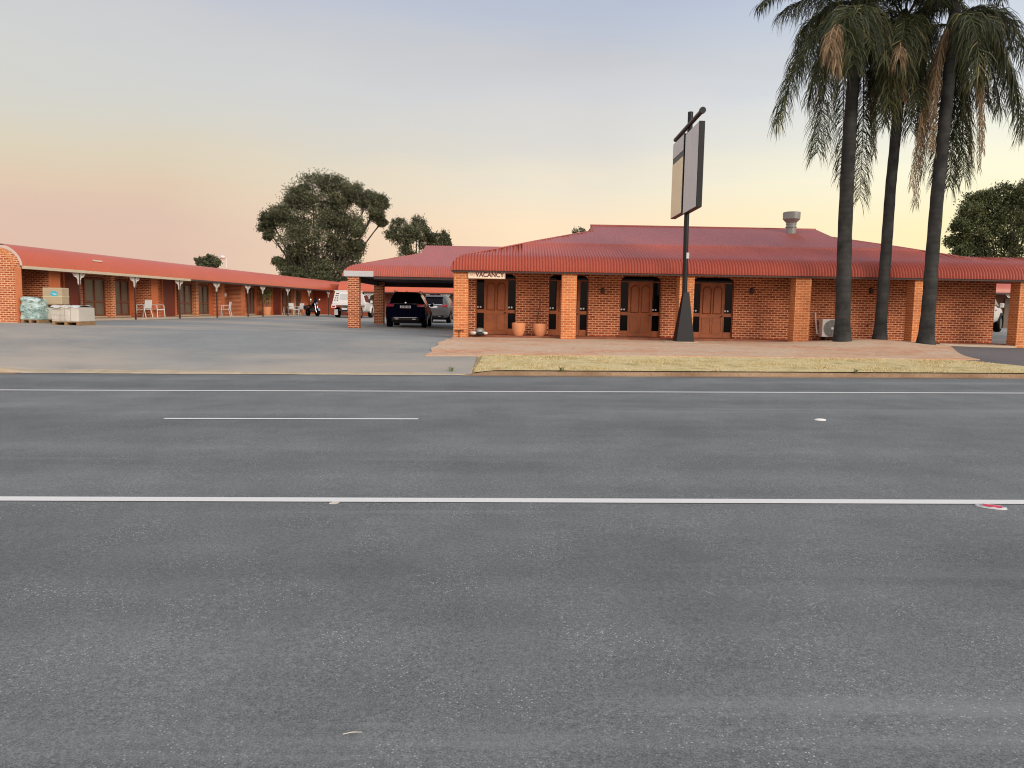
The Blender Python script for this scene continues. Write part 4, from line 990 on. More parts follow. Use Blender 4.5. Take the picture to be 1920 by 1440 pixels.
def make_suv(label, at, rz, paint, name='parked_car', plate=None, lite=False):
    o = thing(name, label, 'car', at, rz, world=False)
    st = [(0.0, .42, .78, .86, .86, .72), (.05, .36, 1.06, 1.14, .95, .72), (.12, .34, 1.08, 1.17, .965, .72), (.50, .32, 1.10, 1.66, .985, .62), (.75, .30, 1.09, 1.735, .99, .61), (1.5, .28, 1.07, 1.765, .99, .62), (2.4, .28, 1.05, 1.74, .99, .63), (2.8, .28, 1.04, 1.69, .99, .63), (3.65, .28, 1.02, 1.08, .985, .70), (4.4, .30, .92, .98, .95, .72), (4.75, .34, .78, .86, .88, .70), (4.88, .42, .66, .72, .78, .62)]
    b = MB(); loft(b, st); bo = b.build('body', paint, o, smooth=50)
    # rear glass, side glass, windscreen (slightly proud panels with thickness)
    def pane(pts, dn, nm='window', mat='glass'):
        b = MB(); d = Vector(dn).normalized(); b.hexa([Vector(p) for p in pts] + [Vector(p) + d * .014 for p in pts]); return b.build(nm, mat, o)
    pane([(-.60, .135, 1.19), (.60, .135, 1.19), (.52, .47, 1.625), (-.52, .47, 1.625)], (0, -.8, .6), 'rear_window')
    for s_ in (-1, 1):
        def sd(y, f):
            for (ya, *ra), (yb2, *rb) in zip(st, st[1:]):
                if ya <= y <= yb2:
                    k = (y - ya) / (yb2 - ya); r1 = [lerp(p, q, k) for p, q in zip(ra, rb)]
                    zb, zbe, zt, hw, hwt = r1; return (s_ * lerp(hw - .03, hwt + .03, f), y, lerp(zbe, zt - .10, f))
        for (ya, yb2) in ((.62, 1.40), (1.5, 2.36), (2.44, 2.98)):
            pane([sd(ya, .08), sd(yb2, .08), sd(min(yb2, 2.78), .93), sd(ya + (.06 if ya < 1 else 0), .93)], (s_, 0, .3))
        b = MB(); xa = s_ * .70; b.hexa([(s_ * .56, -.006, 1.03), (s_ * .945, .05, 1.01), (s_ * .945, .12, 1.01), (s_ * .56, .08, 1.03), (s_ * .56, .03, 1.17), (s_ * .93, .07, 1.16), (s_ * .93, .14, 1.16), (s_ * .56, .10, 1.17)]); b.build('tail_light', 'tail', o, bevel=.015)
        b = MB(); b.hexa([(s_ * 1.0, 2.72, 1.03), (s_ * 1.18, 2.74, 1.05), (s_ * 1.18, 2.86, 1.05), (s_ * 1.0, 2.84, 1.03), (s_ * 1.0, 2.72, 1.17), (s_ * 1.18, 2.74, 1.19), (s_ * 1.17, 2.84, 1.18), (s_ * 1.0, 2.82, 1.17)]); b.build('mirror', paint, o, bevel=.03)
        b = MB(); b.tube([(s_ * .62, .8, 1.75), (s_ * .63, .9, 1.80), (s_ * .64, 2.3, 1.80), (s_ * .64, 2.5, 1.74)], .02, 6); b.build('roof_rail', 'chrome', o)
        for y in (.92, 3.86):
            wheel(o, s_ * .86, y, .375, .27, s_)
            b = MB(); N = 12; arc = [(.45 * cos(pi * k / N), .45 * sin(pi * k / N)) for k in range(N + 1)] + [(.39 * cos(pi * k / N), .39 * sin(pi * k / N)) for k in range(N, -1, -1)]
            b.prism(arc, lambda p, d: (d, y + p[0], .375 + p[1]), s_ * .93, s_ * 1.005); b.build('wheel_arch', 'darkpl', o)
        b = MB(); b.box(s_ * .42 - .09, s_ * .42 + .09, -.03, .02, .40, .45); b.build('exhaust', 'chrome', o, bevel=.01)
    b = MB(); b.hexa([(-.62, -.02, .36), (.62, -.02, .36), (.70, .1, .30), (-.70, .1, .30), (-.66, -.035, .50), (.66, -.035, .50), (.72, .1, .52), (-.72, .1, .52)]); b.build('bumper', 'darkpl', o, bevel=.02)
    b = MB(); b.box(-.56, .56, -.045, -.03, .492, .508); b.build('bumper_trim', 'chrome', o)
    b = MB(); b.hexa([(-.56, .07, 1.145), (.56, .07, 1.145), (.56, .1, 1.145), (-.56, .1, 1.145), (-.56, .08, 1.175), (.56, .08, 1.175), (.56, .11, 1.175), (-.56, .11, 1.175)]); b.build('tailgate_trim', 'chrome', o)
    b = MB(); b.lathe([(0, .03), (.045, .032), (.05, .06), (0, .06)], (0, .05, 1.21), 12, 'y'); b.build('badge', 'chrome', o)
    b = MB(); b.hexa([(-.26, .006, .955), (.26, .006, .955), (.26, .03, .955), (-.26, .03, .955), (-.26, .022, 1.075), (.26, .022, 1.075), (.26, .05, 1.075), (-.26, .05, 1.075)]); po = b.build('number_plate', 'plate', o)
    if plate: lettering('lettering', plate, .125, 'ink', po, (0, .0095, 1.015), (pi / 2 - .13, 0, 0), .9, .003)
    b = MB(); b.hexa([(-.02, .62, 1.73), (.02, .62, 1.73), (.02, .86, 1.75), (-.02, .86, 1.75), (-.005, .66, 1.83), (.005, .66, 1.83), (.005, .72, 1.83), (-.005, .72, 1.83)]); b.build('antenna_fin', paint, o)
    b = MB(); b.hexa([(-.60, .38, 1.63), (.60, .38, 1.63), (.58, .72, 1.70), (-.58, .72, 1.70), (-.60, .36, 1.665), (.60, .36, 1.665), (.58, .74, 1.755), (-.58, .74, 1.755)]); b.build('spoiler', paint, o, bevel=.012)
    b = MB(); b.box(-.7, .7, .5, 4.2, .20, .34); b.build('underbody', 'darkpl', o)
    return o
YS = 36.6
xs_ = X_(760, YS); make_suv('dark navy SUV parked under the carport, seen from behind', (xs_, YS, g(xs_, YS)), R(2.2), 'navy', plate='DI EV ZS')
YS2 = 47.5
xs2 = X_(812, YS2); make_suv('grey four wheel drive parked beyond the navy SUV, half hidden by the office pillar', (xs2, YS2, g(xs2, YS2)), R(-4), 'silver')

def make_ute(label, at, rz, name, tray):
    o = thing(name, label, 'pickup truck', at, rz, world=False)
    # cab: y measured from the rear of the vehicle
    st = [(2.35, .50, 1.12, 1.20, .90, .72), (2.42, .46, 1.14, 1.70, .93, .68), (2.6, .44, 1.14, 1.80, .93, .67), (3.4, .42, 1.12, 1.79, .93, .66), (4.25, .42, 1.10, 1.17, .93, .74), (4.95, .44, 1.02, 1.08, .90, .74), (5.25, .46, .90, .96, .84, .70), (5.35, .50, .78, .84, .76, .66)]
    b = MB(); loft(b, st); b.build('cab', 'whitecar', o, smooth=50)
    def pane(pts, dn, nm='window'):
        b = MB(); d = Vector(dn).normalized(); b.hexa([Vector(p) for p in pts] + [Vector(p) + d * .014 for p in pts]); b.build(nm, 'glass', o)
    for s_ in (-1, 1):
        pane([(s_ * .90, 2.62, 1.20), (s_ * .90, 3.85, 1.18), (s_ * .73, 3.42, 1.66), (s_ * .72, 2.70, 1.67)], (s_, 0, .3))
        b = MB(); b.box(min(s_ * .95, s_ * 1.12), max(s_ * .95, s_ * 1.12), 3.75, 3.85, 1.12, 1.32); b.build('mirror', 'whitecar', o, bevel=.03)
        for y in (1.15, 4.4):
            wheel(o, s_ * .82, y, .39, .26, s_)
        b = MB(); N = 12; y = 4.4; arc = [(.50 * cos(pi * k / N), .50 * sin(pi * k / N)) for k in range(N + 1)] + [(.41 * cos(pi * k / N), .41 * sin(pi * k / N)) for k in range(N, -1, -1)]
        b.prism(arc, lambda p, d: (d, y + p[0], .39 + p[1]), s_ * .88, s_ * .985); b.build('wheel_arch', 'whitecar' if tray else 'darkpl', o)
    pane([(-.74, 4.17, 1.2), (.74, 4.17, 1.2), (.62, 3.46, 1.74), (-.62, 3.46, 1.74)], (0, .7, .7), 'windscreen')
    pane([(-.6, 2.395, 1.25), (.6, 2.395, 1.25), (.55, 2.43, 1.64), (-.55, 2.43, 1.64)], (0, -1, .1), 'rear_window')
    b = MB(); b.box(-.42, -.30, .1, 4.9, .50, .64); b.box(.30, .42, .1, 4.9, .50, .64); b.box(-.3, .3, .1, .22, .5, .64); b.build('chassis', 'darkpl', o)
    if tray:
        b = MB(); b.box(-.95, .95, 0, 2.3, .92, 1.0); b.build('tray', 'whitecar', o, bevel=.01)
        # canopy with sloping sides
        b = MB(); b.hexa([(-.93, .03, 1.002), (.93, .03, 1.002), (.93, 2.25, 1.002), (-.93, 2.25, 1.002), (-.72, .12, 1.92), (.72, .12, 1.92), (.72, 2.25, 1.92), (-.72, 2.25, 1.92)]); co = b.build('canopy', 'whitecar', o, bevel=.04)
        b = MB(); b.hexa([(-.36, .045, 1.34), (.70, .045, 1.34), (.70, .08, 1.34), (-.36, .08, 1.34), (-.33, .095, 1.72), (.62, .095, 1.72), (.62, .13, 1.72), (-.33, .13, 1.72)]); b.build('canopy_window', 'signgrey', co)
        b = MB()
        for k in range(4):
            z = 1.24 + .16 * k; yy = .03 + .09 * (z - 1) / .92
            for x in (-.76 + .045 * k, -.58 + .02 * k): b.box(x, x + .09, yy - .012, yy + .02, z, z + .07)
        b.build('vent_holes', 'darkpl', co)
        b = MB(); b.box(-.8, .8, .2, 2.2, 1.95, 2.0); b.box(-.78, -.74, .3, 2.1, 1.9, 1.95); b.box(.74, .78, .3, 2.1, 1.9, 1.95); b.build('roof_rack', 'whitecar', co)
    else:
        b = MB(); b.hexa([(-.93, 0, .55), (.93, 0, .55), (.93, 2.33, .55), (-.93, 2.33, .55), (-.90, .02, 1.20), (.90, .02, 1.20), (.92, 2.33, 1.20), (-.92, 2.33, 1.20)]); b.build('tub', 'whitecar', o, bevel=.03)
        b = MB(); b.hexa([(-.82, .06, 1.203), (.82, .06, 1.203), (.82, 2.3, 1.203), (-.82, 2.3, 1.203), (-.80, .08, 1.22), (.80, .08, 1.22), (.80, 2.28, 1.22), (-.80, 2.28, 1.22)]); b.build('tub_cover', 'darkpl', o)
        for s_ in (-1, 1):
            N = 12; y = 1.15; arc = [(.50 * cos(pi * k / N), .50 * sin(pi * k / N)) for k in range(N + 1)] + [(0.0, 0)] * 0
            b = MB(); b.prism(arc, lambda p, d: (d, y + p[0], .39 + p[1]), s_ * .80, s_ * .955); b.build('wheel_arch', 'darkpl', o)
            b = MB(); b.box(min(s_ * .93, s_ * .965), max(s_ * .93, s_ * .965), 3.0, 3.16, .98, 1.02); b.build('door_handle', 'darkpl', o)
    for s_ in (-1, 1):
        b = MB()
        if tray: b.box(s_ * .78 - .17, s_ * .78 + .17, -.06, .02, .72, .90)
        else: b.box(s_ * .86 - .07, s_ * .86 + .07, -.02, .06, .78, 1.08)
        lo = b.build('tail_light', 'white' if tray else 'tail', o, bevel=.01)
        if tray:
            b = MB(); b.box(s_ * .78 - .12, s_ * .78 + .12, -.07, -.062, .77, .86); b.build('lamp_lens', 'tail', lo)
            b = MB(); b.box(s_ * .70 - .13, s_ * .70 + .13, .3, .33, .22, .62); b.build('mud_flap', 'signgrey', o)
    b = MB(); b.box(-.19, .19, -.03, -.01, .60, .71); b.build('number_plate', 'plate', o)
    return o
YU = 54.0
xu = X_(646, YU, 595); make_ute('white tray pickup with louvred canopy, parked behind the carport pillar', (xu, YU, g(xu, YU)), R(-3), 'tray_pickup', True)
YK = 35.6
xk = X_(1881.5, YK, 620); make_ute('white pickup half hidden behind the right end of the office wall', (xk - 4.27, YK - 3.35, g(xk - 1, YK)), R(-42), 'parked_pickup', False)

# motorcycle by the left wing
pm = wpos(586, .9); YM = pm.y
o = thing('motorcycle', 'dark motorcycle with a rear pannier parked outside the left wing rooms', 'motorcycle', (pm.x, pm.y, g(pm.x, pm.y)), R(224), world=False)
def mwheel(y, r):
    b = MB(); b.lathe([(r * .72, -.06), (r * .95, -.06), (r, -.03), (r, .03), (r * .95, .06), (r * .72, .06)], (0, y, r), 26, 'x'); w_ = b.build('wheel', 'rubber', o, smooth=40)
    b = MB()
    for k in range(6): q = k * pi / 3; b.tube([(0, y, r), (0, y + r * .74 * cos(q), r + r * .74 * sin(q))], .018, 5)
    b.lathe([(0, -.07), (.06, -.07), (.06, .07), (0, .07)], (0, y, r), 12, 'x'); b.build('rim', 'rim', w_)
mwheel(-.70, .31); mwheel(.72, .31)
b = MB(); b.tube([(0, -.70, .31), (0, -.2, .42), (0, .2, .40), (0, .45, .80), (0, -.3, .72), (0, -.2, .42)], .035, 8); b.build('frame', 'darkpl', o)
b = MB(); lump(b, (0, .02, .45), .2, (.8, 1.1, .9), 5); b.build('engine', 'fascia', o, smooth=180)
b = MB(); lump(b, (0, .22, .86), .2, (.8, 1.3, .7), 8); b.build('fuel_tank', 'navy', o, smooth=180)
b = MB(); b.hexa([(-.13, -.62, .76), (.13, -.62, .76), (.12, .02, .74), (-.12, .02, .74), (-.11, -.62, .86), (.11, -.62, .86), (.10, .02, .83), (-.10, .02, .83)]); b.build('seat', 'darkpl', o, bevel=.03)
b = MB()
for s_ in (-1, 1): b.tube([(s_ * .09, .72, .31), (s_ * .09, .50, .95)], .025, 8)
b.build('fork', 'chrome', o)
b = MB(); b.tube([(-.38, .34, 1.06), (-.2, .46, 1.04), (.2, .46, 1.04), (.38, .34, 1.06)], .018, 8); b.build('handlebar', 'darkpl', o)
for s_ in (-1, 1):
    b = MB(); b.tube([(s_ * .3, .42, 1.05), (s_ * .34, .44, 1.22)], .01, 5); lump(b, (s_ * .36, .45, 1.26), .06, (1.2, .5, .8), 9); b.build('mirror', 'chrome', o)
    b = MB(); b.box(s_ * .25 - .10, s_ * .25 + .10, -.80, -.38, .50, .80); b.build('pannier', 'darkpl', o, bevel=.04)
b = MB(); b.lathe([(0, .08), (.10, .06), (.11, -.02), (.05, -.12), (0, -.13)], (0, .62, .95), 14, 'y'); b.build('headlamp', 'chrome', o, smooth=50)
b = MB(); b.hexa([(-.16, .50, 1.0), (.16, .50, 1.0), (.16, .52, 1.0), (-.16, .52, 1.0), (-.12, .36, 1.36), (.12, .36, 1.36), (.12, .38, 1.36), (-.12, .38, 1.36)]); b.build('windshield', 'glass', o)
for (yc, r_) in ((-.70, .35), (.72, .34)):
    b = MB(); N = 10; arc = [(r_ * cos(a), r_ * sin(a)) for a in [R(20) + R(130) * k / N for k in range(N + 1)]] + [((r_ - .015) * cos(a), (r_ - .015) * sin(a)) for a in [R(150) - R(130) * k / N for k in range(N + 1)]]
    b.prism(arc, lambda p, d: (d, yc + p[0], .31 + p[1]), -.08, .08); b.build('mudguard', 'chrome' if yc > 0 else 'darkpl', o)

# ------------------------------------------------------------------ small things on the road
p = PG(1538, 788); b = MB(); o = None
b.lathe([(.0, 0), (.07, 0), (.062, .014), (.035, .022), (0, .024)], p + Vector((0, 0, .002)), 16)
for v in b.v: v.x = p.x + (v.x - p.x) * 1.25; v.y = p.y + (v.y - p.y) * .8
tag(b.build('road_stud', 'white', at=p, smooth=60), 'small white reflective road stud on the far lane of asphalt', 'road stud')
p = PG(1858, 952)
o = thing('crushed_bottle', 'flattened clear bottle with a red and white label lying beside the near white line', 'litter', p)
b = MB()
for k in range(22):
    a0, a1 = 2 * pi * k / 22, 2 * pi * (k + 1) / 22
def el(q, sx_, sy_, zz): x, y = sx_ * cos(q), sy_ * sin(q); return (p.x + x * cos(-.5) - y * sin(-.5), p.y + x * sin(-.5) + y * cos(-.5), p.z + zz)
n_ = 22
vs_ = [el(2 * pi * k / n_, .115, .055, .002) for k in range(n_)] + [el(2 * pi * k / n_, .110, .050, .016 + .006 * sin(k * 2.3)) for k in range(n_)] + [el(2 * pi * k / n_, .09, .036, .010 + .004 * sin(k * 1.7)) for k in range(n_)]
b.add(vs_, [(j * n_ + k, j * n_ + (k + 1) % n_, (j + 1) * n_ + (k + 1) % n_, (j + 1) * n_ + k) for j in range(2) for k in range(n_)] + [tuple(2 * n_ + k for k in range(n_))]); b.build('bottle', 'signgrey', o, smooth=50)
def strip(a, b2, z0, z1, w0, w1): return [Vector(el(0, 0, 0, 0)) + Vector((x, y, z)) for z in (z0, z1) for x, y in ((-w0, a), (-w0, b2), (w1, b2), (w1, a))]
b = MB(); c_, s_ = cos(-.5), sin(-.5)
def loc(x, y, z): return (p.x + x * c_ - y * s_, p.y + x * s_ + y * c_, p.z + z)
b.hexa([loc(-.06, -.028, .014), loc(.075, -.028, .014), loc(.075, .0, .018), loc(-.06, .0, .018), loc(-.06, -.026, .022), loc(.075, -.026, .022), loc(.075, .0, .026), loc(-.06, .0, .026)]); b.build('label', 'pinkred', o)
b = MB(); b.hexa([loc(-.07, .001, .016), loc(.07, .001, .016), loc(.07, .03, .014), loc(-.07, .03, .014), loc(-.07, .001, .027), loc(.07, .001, .027), loc(.07, .03, .022), loc(-.07, .03, .022)]); b.build('label', 'white', o)
p = PG(626, 944.5); b = MB()
ring_o = [(-.035, -.022), (.02, -.022), (.04, .022), (-.015, .022)]; ring_i = [(x * .4 + .002, y * .35) for x, y in ring_o]
vs_ = [(p.x + x, p.y + y, p.z + z) for z in (.002, .012) for x, y in ring_o] + [(p.x + x, p.y + y, p.z + z) for z in (.002, .012) for x, y in ring_i]
b.add(vs_, [(i, (i + 1) % 4, 4 + (i + 1) % 4, 4 + i) for i in range(4)] + [(8 + i, 12 + i, 12 + (i + 1) % 4, 8 + (i + 1) % 4) for i in range(4)] + [(4 + i, 4 + (i + 1) % 4, 12 + (i + 1) % 4, 12 + i) for i in range(4)])
tag(b.build('litter_scrap', 'wrap', at=p), 'tiny pale pink scrap with a hole lying just below the near white line', 'litter')
p = PG(660, 1378); b = MB(); b.tube([p + Vector((-.034, -.006, .006)), p + Vector((0, .004, .009)), p + Vector((.036, .012, .005))], [.0016, .002, .0013], 6)
tag(b.build('twig', 'wrap', at=p), 'pale dry twig lying on the near asphalt', 'twig')
def weed(px, py, h, label, n_=26, dry=False):
    p = PG(px, py, .0); p.z = g(p.x, p.y + .02) if p.y > KY else p.z
    b = MB(); rr = random.Random(px)
    for i in range(n_):
        q = rr.uniform(0, 6.28); l_ = h * rr.uniform(.5, 1.1); dx, dy = cos(q), sin(q); ww = .006
        a = p + Vector((dx * .03, dy * .03, 0)); m_ = a + Vector((dx * l_ * .25, dy * l_ * .25, l_ * .6)); e = m_ + Vector((dx * l_ * .4, dy * l_ * .4, l_ * .25)); sd_ = Vector((-dy, dx, 0)) * ww
        b.add([a - sd_, a + sd_, m_ + sd_, m_ - sd_, e], [(0, 1, 2, 3), (3, 2, 4)])
    tag(b.build('weed_tuft', 'blade' if dry else 'greenleaf', at=p), label, 'weed', 'weeds along the kerb')
weed(846, 697, .17, 'dark weed tuft at the left end of the kerb by the driveway')
weed(1053, 700, .15, 'weed tuft growing over the kerb in front of the second pillar')
weed(1345, 697, .12, 'dry weed tuft on the grass edge right of the pole sign', dry=True)
weed(1605, 702, .12, 'weed tuft in the kerb joint below the leftmost palm')
# ------------------------------------------------------------------ palms
def bez(a, c, b_, n): return [a * ((1 - t) ** 2) + c * (2 * t * (1 - t)) + b_ * (t * t) for t in [i / n for i in range(n + 1)]]
def frond(par, pts, dry, rr, ll=.62, dens=22, wdt=.032, name=None):
    """one plumose feather frond: a tapering midrib with drooping narrow leaflets all the way along"""
    N = len(pts) - 1; b = MB(); L = sum((pts[i + 1] - pts[i]).length for i in range(N))
    b.tube(pts, [lerp(.036, .007, i / N) for i in range(N + 1)], 5)
    nl = int(L * dens)
    for s_ in (-1, 1):
        for i in range(nl):
            t = lerp(.12, 1.0, (i + rr.random()) / nl); f = t * N; k = min(int(f), N - 1); q = f - k
            p = pts[k].lerp(pts[k + 1], q); tg = (pts[k + 1] - pts[k]).normalized()
            sd_ = tg.cross(Vector((0, 0, 1)))
            if sd_.length < .15: sd_ = tg.cross(Vector((.3, 1, 0)))
            sd_.normalize(); sd_ *= s_; upv = sd_.cross(tg) * s_
            d = (sd_ * rr.uniform(.45, 1.25) + tg * rr.uniform(.4, .9) + upv * rr.uniform(-.8, .6) + Vector((0, 0, -.45 if not dry else -1.1))).normalized()
            l_ = ll * (1 - (.55 if t < .5 else .28) * abs(2 * t - 1.0) ** 2) * rr.uniform(.65, 1.2)
            a1 = p + d * l_ * .4; d2 = (d * .8 + Vector((rr.gauss(0, .12), rr.gauss(0, .12), -.85 if not dry else -1.4))).normalized(); a2 = a1 + d2 * l_ * .35
            d3 = (d2 * .7 + Vector((rr.gauss(0, .12), rr.gauss(0, .12), -.7))).normalized(); a3 = a2 + d3 * l_ * .3
            sv = d.cross(Vector((rr.gauss(0, 1), rr.gauss(0, 1), rr.gauss(0, .6)))).normalized() * wdt * .5
            b.add([p - sv * .7, p + sv * .7, a1 + sv, a1 - sv, a2 + sv * .8, a2 - sv * .8, a3], [(0, 1, 2, 3), (3, 2, 4, 5), (5, 4, 6)])
    return b.build(name or ('dead_frond' if dry else 'frond'), 'palmdry' if dry else 'palmleaf', par)
def palm(label, trunk, rads, Y, crown, vis, nup, seed, ndead=4, ntop=6):
    rr = random.Random(seed); pts = [P(x, y, Y) for x, y in trunk]
    base = pts[0]; base = Vector((base.x, Y, g(base.x, Y)))
    o = thing('palm_tree', label, 'palm tree', base, group='palms in front of the office')
    pts[0].z = base.z - .05
    # smooth trunk with a flared foot
    fine = []; fr_ = []
    for i in range(len(pts) - 1):
        for k in range(6): fine.append(pts[i].lerp(pts[i + 1], k / 6)); fr_.append(lerp(rads[i], rads[i + 1], k / 6))
    fine.append(pts[-1]); fr_.append(rads[-1])
    for i, p in enumerate(fine):
        h = p.z - base.z; fr_[i] *= (1 + .38 * math.exp(-h / .35)); fr_[i] *= 1 + .025 * sin(i * 2.1 + seed)
    b = MB(); b.tube(fine, fr_, 18); b.build('trunk', 'palmbark', o, smooth=60)
    C = P(*crown, Y)
    b = MB(); b.tube([pts[-1] - Vector((0, 0, .3)), C, C + Vector((0, 0, .9))], [rads[-1] * 1.2, rads[-1] * 1.35, .08], 12); b.build('crownshaft', 'palmbark', o, smooth=60)
    for (c_, cy, tip, ty, kind) in vis:
        a = C + Vector((rr.uniform(-.08, .08), rr.uniform(-.08, .08), rr.uniform(-.1, .3)))
        ptsf = bez(a, P(*c_, Y + cy), P(*tip, Y + ty), 14)
        dry = kind.startswith('d')
        frond(o, ptsf, dry, rr, ll=(.5 if kind == 'd' else .75 if kind == 'dm' else .36 if kind == 'dn' else 1.0 if kind == 'gm' else .95), dens=(50 if dry else 50 if kind == 'gm' else 64), wdt=(.017 if dry else .020))
    for i in range(nup):     # the upper crown, above the frame
        q = 2 * pi * (i + rr.random() * .5) / nup; el_ = rr.uniform(25, 75); L = rr.uniform(2.8, 3.8)
        d = Vector((cos(q) * cos(R(el_)), sin(q) * cos(R(el_)), sin(R(el_))))
        a = C + Vector((0, 0, .5)); ctrl = a + d * L * .75; tip = a + Vector((d.x, d.y, 0)).normalized() * L * (.9 if el_ < 60 else .6) + Vector((0, 0, d.z * L * .55 - .9))
        frond(o, bez(a, ctrl, tip, 12), False, rr, ll=.74, dens=56, wdt=.024)
    return o
palm('leftmost of three tall palms, whose trunk stands in front of the air conditioner', [(1579, 640), (1581, 560), (1584, 440), (1590, 300), (1597, 190), (1603, 110), (1607, 60)], [.235, .235, .225, .215, .195, .19, .18], 25.3, (1608, 40),
     [((1520, 10), -1.0, (1456, 228), -1.2, 'g'), ((1550, 60), -.6, (1532, 288), -1.0, 'g'), ((1545, -40), .3, (1468, 22), -.2, 'g'), ((1500, -20), .5, (1490, 130), .6, 'g'),
      ((1560, -30), -1.6, (1578, 128), -1.9, 'gm'), ((1570, -10), -1.8, (1590, 100), -2.0, 'gm'), ((1596, -30), -1.9, (1600, 120), -2.0, 'g'), ((1630, 60), 1.2, (1612, 372), .5, 'g'), ((1640, 100), .9, (1638, 290), .6, 'd'), ((1660, 20), -.4, (1668, 190), -.9, 'g'),
      ((1575, 40), .9, (1582, 330), .6, 'g'), ((1640, -30), -1.2, (1660, 110), -1.6, 'gm'), ((1556, 20), -2.1, (1568, 118), -2.3, 'dm'), ((1552, 30), -2.0, (1556, 92), -2.2, 'dm'), ((1560, 0), -.9, (1530, 150), -1.3, 'gm'), ((1585, -20), -1.2, (1556, 90), -1.6, 'gm'), ((1625, -40), -1.4, (1632, 90), -1.8, 'gm'), ((1650, -40), .3, (1650, 110), .2, 'gm'), ((1545, 40), .8, (1516, 190), 1.0, 'g')], 8, 11)
palm('middle palm of the three, with the thinnest trunk', [(1649, 637), (1655, 560), (1663, 450), (1670, 350), (1677, 280), (1686, 180), (1690, 130)], [.19, .185, .178, .17, .165, .17, .17], 25.9, (1694, 70),
     [((1650, 40), -.5, (1656, 235), -.9, 'gm'), ((1690, -20), -1.4, (1700, 140), -1.8, 'gm'), ((1720, 20), -1.0, (1722, 200), -1.2, 'gm'), ((1716, 90), .2, (1708, 246), .1, 'g'), ((1660, 0), -1.2, (1668, 160), -1.5, 'gm'), ((1740, -10), .6, (1756, 160), .6, 'gm'),
      ((1650, -20), .8, (1636, 200), 1.0, 'gm'), ((1670, 20), 1.2, (1668, 225), 1.4, 'gm'), ((1712, 10), 1.3, (1728, 190), 1.5, 'gm'), ((1690, 60), -1.9, (1686, 108), -2.1, 'dm'), ((1730, 60), -.3, (1722, 190), -.5, 'g'), ((1704, 10), -1.7, (1680, 120), -1.9, 'gm'), ((1646, 60), .3, (1650, 170), .2, 'gm'), ((1690, -30), 1.2, (1700, 100), 1.4, 'gm'), ((1730, -30), 1.0, (1744, 110), 1.2, 'gm'), ((1660, -30), 1.0, (1650, 90), 1.2, 'gm'), ((1715, -20), -1.2, (1732, 110), -1.6, 'gm'), ((1676, 60), -.9, (1670, 220), -1.2, 'gm'), ((1700, 40), -.9, (1694, 190), -1.2, 'd'), ((1710, 60), .6, (1726, 240), .6, 'gm'), ((1672, 70), .7, (1650, 210), .7, 'gm')], 9, 12)
palm('rightmost of the three palms, with long dead fronds hanging beside its trunk', [(1735, 648), (1741, 580), (1748, 480), (1757, 370), (1767, 270), (1777, 170), (1784, 95)], [.225, .215, .205, .20, .19, .185, .18], 24.9, (1788, 55),
     [((1860, -10), -.6, (1902, 190), -.8, 'g'), ((1850, 40), .5, (1876, 204), .4, 'g'), ((1890, -30), .1, (1925, 110), .1, 'g'), ((1900, 40), -.9, (1918, 250), -1.0, 'g'), ((1830, -20), -1.5, (1838, 140), -1.9, 'gm'),
      ((1745, 30), .8, (1708, 100), .8, 'g'), ((1850, 0), -1.0, (1868, 60), -1.4, 'g'), ((1825, 60), -1.4, (1832, 150), -1.6, 'gm'), ((1740, 60), .6, (1716, 384), .3, 'd'), ((1748, 80), .2, (1709, 350), .1, 'd'), ((1750, 60), -.2, (1748, 282), -.4, 'd'), ((1746, 70), .5, (1728, 330), .5, 'd'), ((1842, -10), -.5, (1836, 318), -.6, 'dn'), ((1846, 0), -.6, (1842, 285), -.7, 'dn'), ((1812, 110), .6, (1822, 308), .8, 'd'),
      ((1800, 120), .9, (1780, 350), .9, 'g'), ((1806, 110), .3, (1806, 330), .4, 'g'), ((1770, 90), 1.0, (1756, 330), 1.0, 'g'), ((1862, -30), .6, (1896, 90), .7, 'g'), ((1840, 70), .2, (1842, 190), .1, 'g')], 5, 13)

